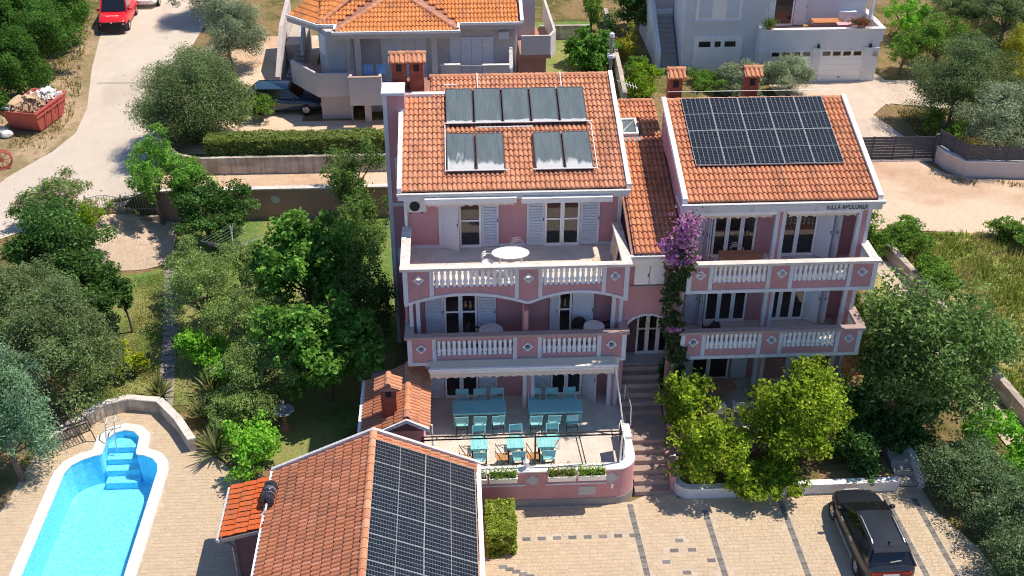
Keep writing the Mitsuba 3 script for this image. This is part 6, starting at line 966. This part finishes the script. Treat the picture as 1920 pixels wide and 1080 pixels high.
PL = [  # name, label, category, kind, x, y, ground, crown height, radius, half height
 ('conifer', "dense conifer at the roadside directly left of the red van's bonnet", 'tree', 'conifer', -22.4, 37.6, 2.0, 2.2, 1.75, 2.2), ('conifer', 'dense conifer, middle one of the row between van and skip', 'tree', 'conifer', -22.6, 33.1, 2.0, 2.1, 1.85, 2.1),
 ('conifer', 'dense conifer just behind the red skip', 'tree', 'conifer', -23.0, 28.9, 2.0, 2.0, 1.85, 2.0), ('conifer', 'dense conifer left of the skip at the picture edge', 'tree', 'conifer', -23.6, 24.9, 2.0, 1.9, 1.5, 1.9),
 ('conifer', 'broad dark conifer farther from the road in the corner', 'tree', 'conifer', -25.4, 35.5, 2.0, 2.6, 2.4, 2.5), ('conifer', 'far dark conifer at the top edge behind the row', 'tree', 'conifer', -24.9, 40.6, 2.0, 2.0, 2.1, 1.9), ('conifer', 'dark conifer at the picture edge behind the skip row', 'tree', 'conifer', -26.2, 30.5, 2.0, 2.2, 2.0, 2.1),
 ('olive_tree', 'silvery olive tree beside the road near the neighbour stairs', 'tree', 'olive', -11.4, 32.2, 2.5, 2.26, 2.3, 1.9), ('rounded_shrub', 'big round clipped grey green bush behind the curved retaining wall', 'shrub', 'olivedark', -11.47, 22.0, 2.5, 2.3, 2.5, 2.1),
 ('shrub', 'small light green shrub beside the dark blue car', 'shrub', 'shrubg', -8.5, 24.6, 2.5, .7, .95, .75), ('peach_tree', 'bright green peach tree leaning over the garden gate', 'tree', 'peach', -12.34, 16.0, .94, 2.7, 1.5, 1.6), ('peach_tree', 'bright green tree with bare leaning stem by the garden wall', 'tree', 'peach', -10.76, 15.6, .90, 2.7, 1.2, 1.15),
 ('oleander', 'pink flecked oleander at the roadside left of the gate', 'shrub', 'oleander', -16.37, 14.0, 2.0, 1.4, 1.85, 1.25), ('orange_tree', 'dark glossy rounded tree beside the clothes dryer', 'tree', 'citrusdark', -9.54, 13.5, .9, 1.75, 1.95, 1.3), ('lime_shrub', 'yellow green shrub at the left edge of the gate paving', 'shrub', 'limeshrub', -15.1, 13.0, 1.9, .95, .95, 1.05),
 ('laurel', 'dark leafy tree left of the garden paving', 'tree', 'citrusdark', -15.2, 9.85, 1.36, 2.0, 2.0, 1.55), ('laurel', 'dark leafy tree in front of the garden paving corner', 'tree', 'citrusdark', -13.7, 8.1, .73, 1.65, 1.65, 1.25),
 ('olive_tree', 'soft dark olive tree, large, at the left of the lawn', 'tree', 'olivedark', -13.4, 3.4, 0, 2.75, 2.25, 2.2), ('olive_tree', 'bluish green feathery tree left of the pool', 'tree', 'tealolive', -13.9, -1.2, 0, 2.9, 1.7, 2.3), ('olive_tree', 'dark feathery tree at the left edge above the bluish tree', 'tree', 'olivedark', -15.9, 5.6, .3, 2.35, 1.9, 1.8), ('olive_tree', 'dark feathery tree low at the left picture edge', 'tree', 'tealolive', -15.3, 1.6, 0, 2.3, 1.7, 1.9),
 ('plum_tree', "thin leaved dark tree against the garden wall by the villa's corner", 'tree', 'thindark', -2.9, 15.2, .9, 2.5, 1.5, 1.7), ('plum_tree', "dark thin tree close to the villa's rear side wall", 'tree', 'thindark', -2.5, 11.3, .84, 2.0, 1.5, 1.4),
 ('fig_tree', 'large leaved bright green fig tree, upper one of two beside the villa', 'tree', 'fig', -4.35, 7.0, .35, 3.05, 2.15, 2.3), ('fig_tree', 'large leaved bright green fig tree, lower one nearest the bird bath', 'tree', 'fig', -3.3, 2.9, 0, 2.6, 1.95, 1.85), ('dark_tree', 'dark shaded tree squeezed between fig trees and villa wall', 'tree', 'thindark', -1.75, 5.6, .18, 2.9, 1.2, 2.3), ('dark_tree', 'dark tree near the rear villa wall behind the upper fig', 'tree', 'thindark', -2.6, 9.2, .6, 2.6, 1.3, 1.7),
 ('pomegranate_tree', 'airy pale green tree standing over the garden path', 'tree', 'sparse', -8.6, 7.0, .35, 2.4, 1.75, 1.6), ('pomegranate_tree', 'airy pale green tree in the middle of the lawn garden', 'tree', 'sparse', -6.6, 5.6, .19, 2.2, 1.75, 1.45), ('pomegranate_tree', 'airy olive green tree above the spiky plants and bird bath', 'tree', 'sparse', -5.8, 2.65, 0, 1.9, 1.95, 1.35),
 ('pomegranate_tree', 'small airy tree leaning over the upper garden path', 'tree', 'sparse', -9.7, 9.3, .65, 1.9, 1.15, 1.0), ('pomegranate_tree', 'airy tree between the path and the upper fig tree', 'tree', 'sparse', -7.3, 8.6, .55, 2.2, 1.3, 1.2), ('olive_tree', 'dark feathery tree between the soft olive and the laurels', 'tree', 'olivedark', -15.0, 6.9, .5, 2.0, 1.6, 1.6), ('shrub', 'bright shrub below the middle garden tree', 'shrub', 'bright', -7.5, 4.2, .1, .8, 1.0, .85),
 ('shrub', 'bright green rounded shrub on the right of the garden path', 'shrub', 'bright', -8.6, 5.3, .17, .85, 1.1, .95), ('golden_shrub', 'vivid yellow shrub on the lawn above the pool wall', 'shrub', 'yellow', -11.5, 4.7, .1, .66, .7, .82), ('shrub', 'bright green rounded bush between pool deck and garage roof', 'shrub', 'bright', -5.85, -.75, 0, .95, 1.25, 1.15), ('shrub', 'olive green low shrub behind the spiky plants', 'shrub', 'sparse', -6.6, 2.0, 0, .7, 1.5, .85), ('shrub', 'low grey green shrub left of the bird bath', 'shrub', 'sparse', -6.6, .75, 0, .66, .85, .8),
 ('sapling', 'young slender sapling alone on the sunny lawn', 'tree', 'citrusdark', -11.94, 7.5, .43, 1.6, .34, .45),
 ('loquat_tree', 'very large dome shaped dark green tree right of the named villa', 'tree', 'magnolia', 19.15, .1, .05, 3.5, 2.65, 2.3), ('loquat_tree', 'small dark tree at the right edge behind the dome shaped one', 'tree', 'magnolia', 23.0, 2.7, .46, 1.4, .75, .9), ('shrub', 'dark evergreen bush rising behind the big dome tree', 'shrub', 'magnolia', 18.3, 3.9, .6, 1.6, 1.0, 1.3),
 ('lemon_tree', 'tall yellow green lemon tree in front of the shaded terrace', 'tree', 'lemon', 13.5, -2.0, .3, 2.1, 2.15, 1.9), ('lemon_tree', 'yellow green lemon tree beside the brown stairs', 'tree', 'lemon', 10.6, -2.6, .3, 1.3, 1.5, 1.3), ('lemon_tree', 'green lemon tree at the head of the brown stairs', 'tree', 'lemon', 10.2, -.75, .3, 1.7, 1.15, 1.35), ('lemon_shrub', 'low yellow green growth spilling along the planter wall', 'shrub', 'lemon', 12.6, -3.2, .3, .45, 1.5, .55), ('shrub', 'dark green shrub between the lemon and the big dome tree', 'shrub', 'citrusdark', 16.8, -.7, .3, 1.2, 1.0, 1.15), ('shrub', "small dark shrub beside the arched doorway's steps", 'shrub', 'citrusdark', 9.6, 1.3, 1.1, .9, .55, .8), ('shrub', 'dark low shrub under the dome tree by the short steps', 'shrub', 'citrusdark', 17.9, -1.2, .2, .8, 1.0, .8),
 ('shrub', 'dark leafy shrub filling the right end of the planted bed', 'shrub', 'citrusdark', 15.9, -2.3, .3, .7, 1.0, .75),
 ('grey_shrub', 'grey green rounded shrub right of the short garden steps', 'shrub', 'greyshrub', 19.25, -3.3, 0, .95, 1.65, 1.15), ('grey_shrub', 'grey green rounded shrub at the right picture edge beside parking', 'shrub', 'greyshrub', 20.35, -5.3, 0, 1.0, 1.5, 1.25), ('grey_shrub', 'grey green rounded shrub in the lower right picture corner', 'shrub', 'greyshrub', 19.75, -7.8, 0, .95, 1.45, 1.2), ('creeper', 'light green leafy creeper along the side path', 'shrub', 'bright', 21.2, -1.2, 0, .9, .95, 1.15), ('creeper', 'light green creeper at the right edge above the grey shrubs', 'shrub', 'bright', 21.9, -2.6, 0, .65, .95, .8),
 ('bramble', 'leafy bramble bush at the corner of the field', 'shrub', 'shrubg', 21.8, 10.2, 1.95, .6, 1.5, .75), ('bramble', "leafy bramble beside the named villa's rear corner", 'shrub', 'shrubg', 20.3, 10.4, 1.95, .6, .95, .8), ('bramble', 'leafy bramble patch at the field edge by the right picture border', 'shrub', 'shrubg', 27.2, 10.8, 2.0, .45, 1.3, .55), ('bramble', 'leafy bramble half way along the low boundary wall', 'shrub', 'shrubg', 22.4, 7.9, 1.7, .5, 1.3, .65),
 ('olive_tree', 'dark olive tree behind the slatted fence corner', 'tree', 'olivedark', 28.8, 22.8, 2.0, 2.75, 2.45, 2.0), ('olive_tree', 'pale olive tree with visible trunk right behind the slatted fence', 'tree', 'olive', 29.3, 18.6, 2.0, 2.7, 2.1, 1.75), ('shrub', 'green bushy tree right of the garage house', 'shrub', 'shrubg', 31.3, 31.7, 2.0, 1.9, 1.95, 1.6), ('shrub', "green bush beside the garage house's right corner", 'shrub', 'shrubg', 28.9, 31.0, 2.0, 1.5, 1.35, 1.3), ('olive_tree', 'dark tree with yellow flecks at the right picture edge', 'tree', 'yellowred', 33.6, 26.8, 2.0, 2.1, 1.6, 1.8), ('olive_tree', 'dark olive tree in the top right picture corner', 'tree', 'olivedark', 37.0, 35.3, 2.0, 2.3, 2.2, 1.6), ('olive_tree', 'dark olive tree at the top edge above the rear garden', 'tree', 'olivedark', 34.8, 37.2, 2.0, 1.9, 2.05, 1.4), ('shrub', 'light green bush at the top edge above the garage house path', 'shrub', 'bright', 31.4, 37.3, 2.0, 1.3, 1.5, 1.2), ('shrub', 'low green shrub under the dark olive by the driveway', 'shrub', 'shrubg', 27.9, 21.7, 2.0, .95, 1.1, 1.0), ('golden_shrub', 'small broom with yellow flowers in the rear garden', 'shrub', 'yellow', 31.2, 28.4, 2.0, .7, .6, .7), ('shrub', 'grey shrub along the fence at the right edge', 'shrub', 'greyshrub', 31.6, 19.0, 2.0, .7, .9, .7), ('shrub', 'green shrub between the two olives behind the fence', 'shrub', 'shrubg', 32.3, 22.6, 2.0, 1.2, 1.3, 1.2), ('olive_tree', 'dark olive tree farthest right behind the pale olive', 'tree', 'olivedark', 34.0, 22.2, 2.0, 2.3, 1.9, 1.8),
 ('shrub', 'low green shrubs before the cellar door', 'shrub', 'shrubg', 16.9, 28.5, 2.0, .7, 1.5, .8), ('olive_tree', "feathery olive bush left behind the named villa's chimneys", 'tree', 'olive', 18.7, 28.1, 2.0, 1.1, 1.7, 1.15), ('olive_tree', 'feathery olive bush right before the first garage door', 'tree', 'olive', 21.3, 28.0, 2.0, 1.2, 1.6, 1.3),
 ('fig_tree', 'round leafy fig bush on the rear lawn by the lamp post', 'tree', 'fig', 9.9, 31.8, 2.5, 1.0, 1.55, 1.15), ('shrub', 'upright green shrub at the end of the narrow rear wall', 'shrub', 'shrubg', 10.9, 38.4, 2.5, 1.1, .9, 1.2), ('golden_shrub', 'yellow green shrub with reddish tips right of the lamp post', 'shrub', 'yellowred', 12.7, 33.0, 2.5, .85, 1.0, .95), ('lime_shrub', 'lime green flowering shrub behind the narrow tiled roof', 'shrub', 'limeshrub', 12.5, 27.2, 2.5, .8, 1.3, 1.0), ('dark_tree', 'dark tree at the top edge between both rear houses', 'tree', 'citrusdark', 13.0, 36.6, 2.5, 2.2, 1.5, 1.5), ('shrub', 'red flowering low shrub by the narrow rear wall', 'shrub', 'shrubg', 12.6, 29.8, 2.5, .6, .9, .6),
 ('olive_tree', 'dark tree at the top edge shading the road', 'tree', 'olivedark', -14.2, 43.2, 2.0, 2.6, 2.5, 1.8)]
GRP = {'conifer': 'conifers along the road', 'grey_shrub': 'grey shrubs beside the parking'}
for i, (n_, l, c, kd, x, y_, z, hc, rx, rz) in enumerate(PL): plant(n_, l, c, kd, x, y_, z, hc, rx, rz, 100+i, GRP.get(n_))
def hedge(name, label, x0, x1, y0, y1, z0, z1, cols, seed, n):
    rg = np.random.default_rng(seed); k = thing(name, label, 'hedge'); face = rg.choice(5, n, p=[.36, .30, .1, .1, .14]); u = rg.random((n, 3)); d = np.zeros((n, 3)); q_ = np.c_[x0+(x1-x0)*u[:, 0], y0+(y1-y0)*u[:, 1], z0+(z1-z0)*u[:, 2]]
    for fc, (ax, val, s_) in enumerate(((2, z1, 1), (1, y0, -1), (0, x0, -1), (0, x1, 1), (1, y1, 1))):
        m_ = face == fc; q_[m_, ax] = val-s_*rg.random(m_.sum())**2*.22; d[m_, ax] = s_
    q_ += (meshkit.fbm(q_*2.6, 3, seed)[:, None]-.5)*.38*d+rg.normal(size=q_.shape)*.02; nr = d*.6+rg.normal(size=d.shape)*.6+[0, 0, .3]; nr /= np.linalg.norm(nr, axis=1, keepdims=True)
    keep = meshkit.noise(q_*5, seed+1) > .27; v, f, c = leaves(q_[keep], nr[keep], rg, .105, .065, cols); kk = nm(k+'__foliage'); scene[kk] = mikit.ply((v, f), 'leaf', color=c); P(k, 'stems', bx(x0+.2, x1-.2, y0+.2, y1-.2, z0, z1-.25), 'bark')
hedge('clipped_hedge', 'long clipped box shaped hedge on top of the stained retaining wall', -10.4, -.75, 18.5, 19.6, 2.6, 4.15, [(.10, .13, .03), (.14, .165, .045), (.06, .085, .02), (.20, .21, .08)], 61, 42000)
hedge('clipped_hedge', "squat block of clipped hedge at the garage's right side by the parking", 2.62, 3.55, -5.75, -4.05, 0, .95, [(.13, .17, .02), (.18, .21, .03), (.09, .125, .014), (.26, .26, .09)], 62, 17000)
def spiky(label, x, y, z, r, h, n, seed, cols):
    rg = np.random.default_rng(seed); k = thing('spiky_plant', label, 'plant', 'spiky plants around the pool head'); vs, fs, cs = [], [], []
    for i in range(n):
        a = rg.random()*6.283; t = rg.uniform(.15, 1.0); L = r*(.75+.4*rg.random()); rad = np.linspace(0, 1, 6); px = rad*L*t; pz = h*(1-t*.55)*(1.25*rad-.55*t*rad**2.2); w = .045*np.array([.7, 1, 1, .8, .5, .05])
        dx, dy = math.cos(a), math.sin(a); c_ = np.c_[x+dx*px, y+dy*px, z+.05+pz]; s_ = np.array([-dy, dx, 0]); v = np.vstack([c_+s_*w[:, None], c_-s_*w[:, None]]); f = [[j, j+1, 7+j, 6+j] for j in range(5)]; f = np.array(f); vs.append(v); fs.append(np.vstack([f[:, [0, 1, 2]], f[:, [0, 2, 3]]])); cs.append(np.tile(np.array(cols[int(rg.integers(len(cols)))]), (12, 1)))
    v, f, c = joined((vs, fs, cs)); kk = nm(k+'__foliage'); scene[kk] = mikit.ply((v, f), 'leaf', color=c); P(k, 'trunk', B().tube([(x, y, z-.1), (x, y, z+.2)], .1, 7), 'bark')
SG = [(.27, .31, .11), (.36, .39, .16), (.2, .25, .08), (.45, .46, .24)]
spiky('arching spiky plant right behind the top of the pool wall', -10.0, 3.35, 0, .95, 1.0, 80, 71, SG); spiky('large spiky plant beside the right end of the pool wall', -8.0, 1.9, 0, 1.05, 1.25, 70, 72, SG); spiky('spiky plant leaning over the paving left of the bright bush', -7.2, -.2, 0, 1.25, 1.3, 60, 73, SG); spiky('spiky plant under the airy olive green tree', -7.9, 3.3, 0, 1.1, 1.5, 70, 74, SG)
# bougainvillea trained up the corner of the named villa
rg = np.random.default_rng(77); bg_ = thing('bougainvillea', 'purple flowering bougainvillea climbing between doorway and named villa', 'climber'); n = 15000
t = rg.random(n); zc = 3.6+t*4.6; cx = 9.72-.42*np.sin(np.pi*t)**1.5-.25*t**6; wd_ = .30+.14*np.sin(t*11+1)**2+.14*(t > .8); d = rg.normal(size=(n, 3)); d /= np.linalg.norm(d, axis=1, keepdims=True); d[:, 1] = -np.abs(d[:, 1])
q_ = np.c_[cx, np.full(n, .12), zc]+d*np.array([.95, .6, .6])*wd_[:, None]*(.4+.8*rg.random(n))[:, None]
m1 = rg.random(n) < .17; m2 = ~m1 & (rg.random(n) < .07); g_ = rg.normal(size=(n, 3)); a_ = rg.random(n)
q_[m1] = (np.c_[9.35+.28*a_, np.full(n, .0), 7.7+1.75*a_]+g_*np.array([.21, .16, .17]))[m1]; q_[m2] = (np.c_[8.75+.6*a_, np.full(n, .0), 8.35+.15*np.sin(a_*5)-.35*a_]+g_*np.array([.1, .12, .12]))[m2]
keep = (meshkit.noise(q_*5.2, 5) > .38); q_, d, t, m1, m2 = q_[keep], d[keep], t[keep], m1[keep], m2[keep]
fl_ = ((m1 | m2) & (rg.random(len(q_)) < .8)) | ((np.abs(q_[:, 2]-4.9) < .3) & (meshkit.noise(q_*4, 3) > .66)) | ((q_[:, 2] > 7.2) & (meshkit.noise(q_*3.3, 13) > .66))
for nme, m_, cols, s_ in (('leaves', ~fl_, [(.03, .045, .016), (.045, .065, .022), (.075, .09, .04), (.02, .032, .012)], (.11, .07)), ('blossom', fl_, [(.30, .10, .25), (.34, .15, .29), (.23, .07, .195), (.36, .24, .33)], (.09, .075))):
    v, f, c = leaves(q_[m_], d[m_]*.5+rg.normal(size=d[m_].shape)*.5+[0, -.2, .3], rg, *s_, cols); kk = nm(bg_+'__'+nme); scene[kk] = mikit.ply((v, f), 'leaf', color=c)
P(bg_, 'stem', B().tube([(9.6, .35, 1.1), (9.5, .3, 3), (9.7, .25, 5), (9.9, .25, 7.4)], [.06, .05, .04, .02], 7), 'bark')
for i, (x, cols) in enumerate(((1.74, [(.1, .16, .03), (.6, .6, .6)]), (2.76, [(.10, .15, .03), (.14, .19, .05)]), (4.76, [(.10, .15, .03), (.14, .19, .05), (.2, .12, .05)]), (5.79, [(.12, .19, .03), (.18, .24, .05), (.07, .1, .02)]))):
    n = 700; q_ = np.c_[x+.95*rg.random(n), -3.62+rg.normal(size=n)*.1, 1.62+np.abs(rg.normal(size=n))*.11*(.5+1.2*np.sin(rg.random(n)*3+i)**2)]; v, f, c = leaves(q_, rg.normal(size=(n, 3))+[0, 0, .8], rg, .07, .035, cols)
    k = thing('trough_plants', ['white flowers', 'low green plants', 'reddish green plants', 'tall green plants'][i]+' growing in the '+['half hidden trough', 'trough left of the grey diamond', 'trough right of the grey diamond', 'trough nearest the rounded corner'][i], 'plants'); scene[k] = mikit.ply((v, f), 'leaf', color=c); labels[k]['kind'] = 'stuff'
# grasses: fields, verges, lawn tufts
def grass(name, label, poly, n, h, cols, seed, thr=.4, fr=1.2):
    rg = np.random.default_rng(seed); pg = Polygon(poly); x0, y0, x1, y1 = pg.bounds; q_ = np.c_[rg.uniform(x0, x1, n), rg.uniform(y0, y1, n)]; q_ = q_[contains_xy(pg, q_[:, 0], q_[:, 1])]; q3 = np.c_[q_, np.zeros(len(q_))]; nz = meshkit.fbm(q3*fr, 3, seed); kp = nz > thr*(.6+.8*rg.random(len(q_))); q_, nz = q_[kp], nz[kp]; m_ = len(q_)
    hh = h*(.4+rg.random(m_))*(.4+1.2*nz); a = rg.random(m_)*6.283; ln = np.c_[np.cos(a), np.sin(a)]; w = .02+.02*rg.random(m_); p = np.c_[q_, H(q_[:, 0], q_[:, 1])-.01]; s_ = np.c_[-ln[:, 1], ln[:, 0], np.zeros(m_)]*w[:, None]; tip = p+np.c_[ln*(hh*.6*rg.random(m_))[:, None], hh]
    v = np.stack([p-s_, p+s_, tip], 1).reshape(-1, 3); f = np.arange(m_*3).reshape(-1, 3); g2 = meshkit.fbm(q3[kp]*.5+4, 2, seed+2); ci = np.clip((g2*1.6-.3)*len(cols)+rg.normal(size=m_)*.8, 0, len(cols)-1).astype(int); c = np.repeat(np.array(cols)[ci]*(.75+.5*rg.random(m_))[:, None], 3, 0)
    k = thing(name, label, 'grass', kind='stuff'); scene[k] = mikit.ply((v, f), 'leaf', color=c)
FG = [(.27, .35, .07), (.34, .40, .09), (.43, .43, .14), (.50, .43, .21), (.30, .38, .07)]
grass('field_grass', 'tall weedy grass covering the field right of the low wall', [(21.4, 11.6), (22.2, 7.2), (23.2, 3.4), (24.2, 0), (24.6, -6), (40, -6), (40, 10.2), (27, 11.2)], 100000, .27, FG, 81, .30)
grass('verge_grass', 'dry tufts on the verge between conifers and road', [(-21.6, 22), (-19.6, 22.5), (-19.3, 28), (-20.8, 34), (-22, 41), (-24, 41), (-22.4, 30)], 9000, .16, [(.28, .27, .10), (.40, .33, .16), (.2, .23, .07)], 82, .5)
grass('meadow_grass', 'rough dry grass under the olive trees behind the fence', [(26.9, 19.6), (26.9, 25.5), (30.4, 25.4), (30.6, 40), (44, 40), (44, 16.2), (28, 18)], 60000, .22, [(.2, .24, .06), (.3, .28, .10), (.38, .31, .15), (.15, .2, .045)], 83, .34)
grass('lawn_grass', 'short grass of the garden lawn', [(-13.2, 3.2), (-13.6, 10.6), (-11.0, 11.9), (-10.6, 7), (-10, 3)], 26000, .06, [(.26, .40, .09), (.36, .44, .13), (.42, .41, .17)], 84, .3)
grass('wall_foot_weeds', 'sparse weeds at the foot of the curved pale wall', [(26.2, 18.6), (26.6, 17.4), (27.6, 16.7), (44, 15.1), (44, 14.5), (27.5, 16.0), (25.8, 17.4)], 6000, .2, [(.14, .17, .04), (.2, .2, .07)], 85, .5)
# leaf litter and small stones, loose on soil
rg = np.random.default_rng(91); n = 2600; q_ = np.vstack([np.c_[rg.uniform(-15, -7.5, n), rg.uniform(2.9, 6.5, n)], np.c_[rg.uniform(-7.9, -6.5, 160), rg.uniform(.2, 1.2, 160)]]); v, f, c = leaves(np.c_[q_, H(q_[:, 0], q_[:, 1])+.02], np.tile([0, 0, 1.], (len(q_), 1))+rg.normal(size=(len(q_), 3))*.2, rg, .07, .035, [(.10, .06, .03), (.14, .09, .045), (.07, .045, .02)])
k = thing('leaf_litter', 'dry brown leaves scattered under the trees above the pool', 'leaves', kind='stuff'); scene[k] = mikit.ply((v, f), 'leaf', color=c)
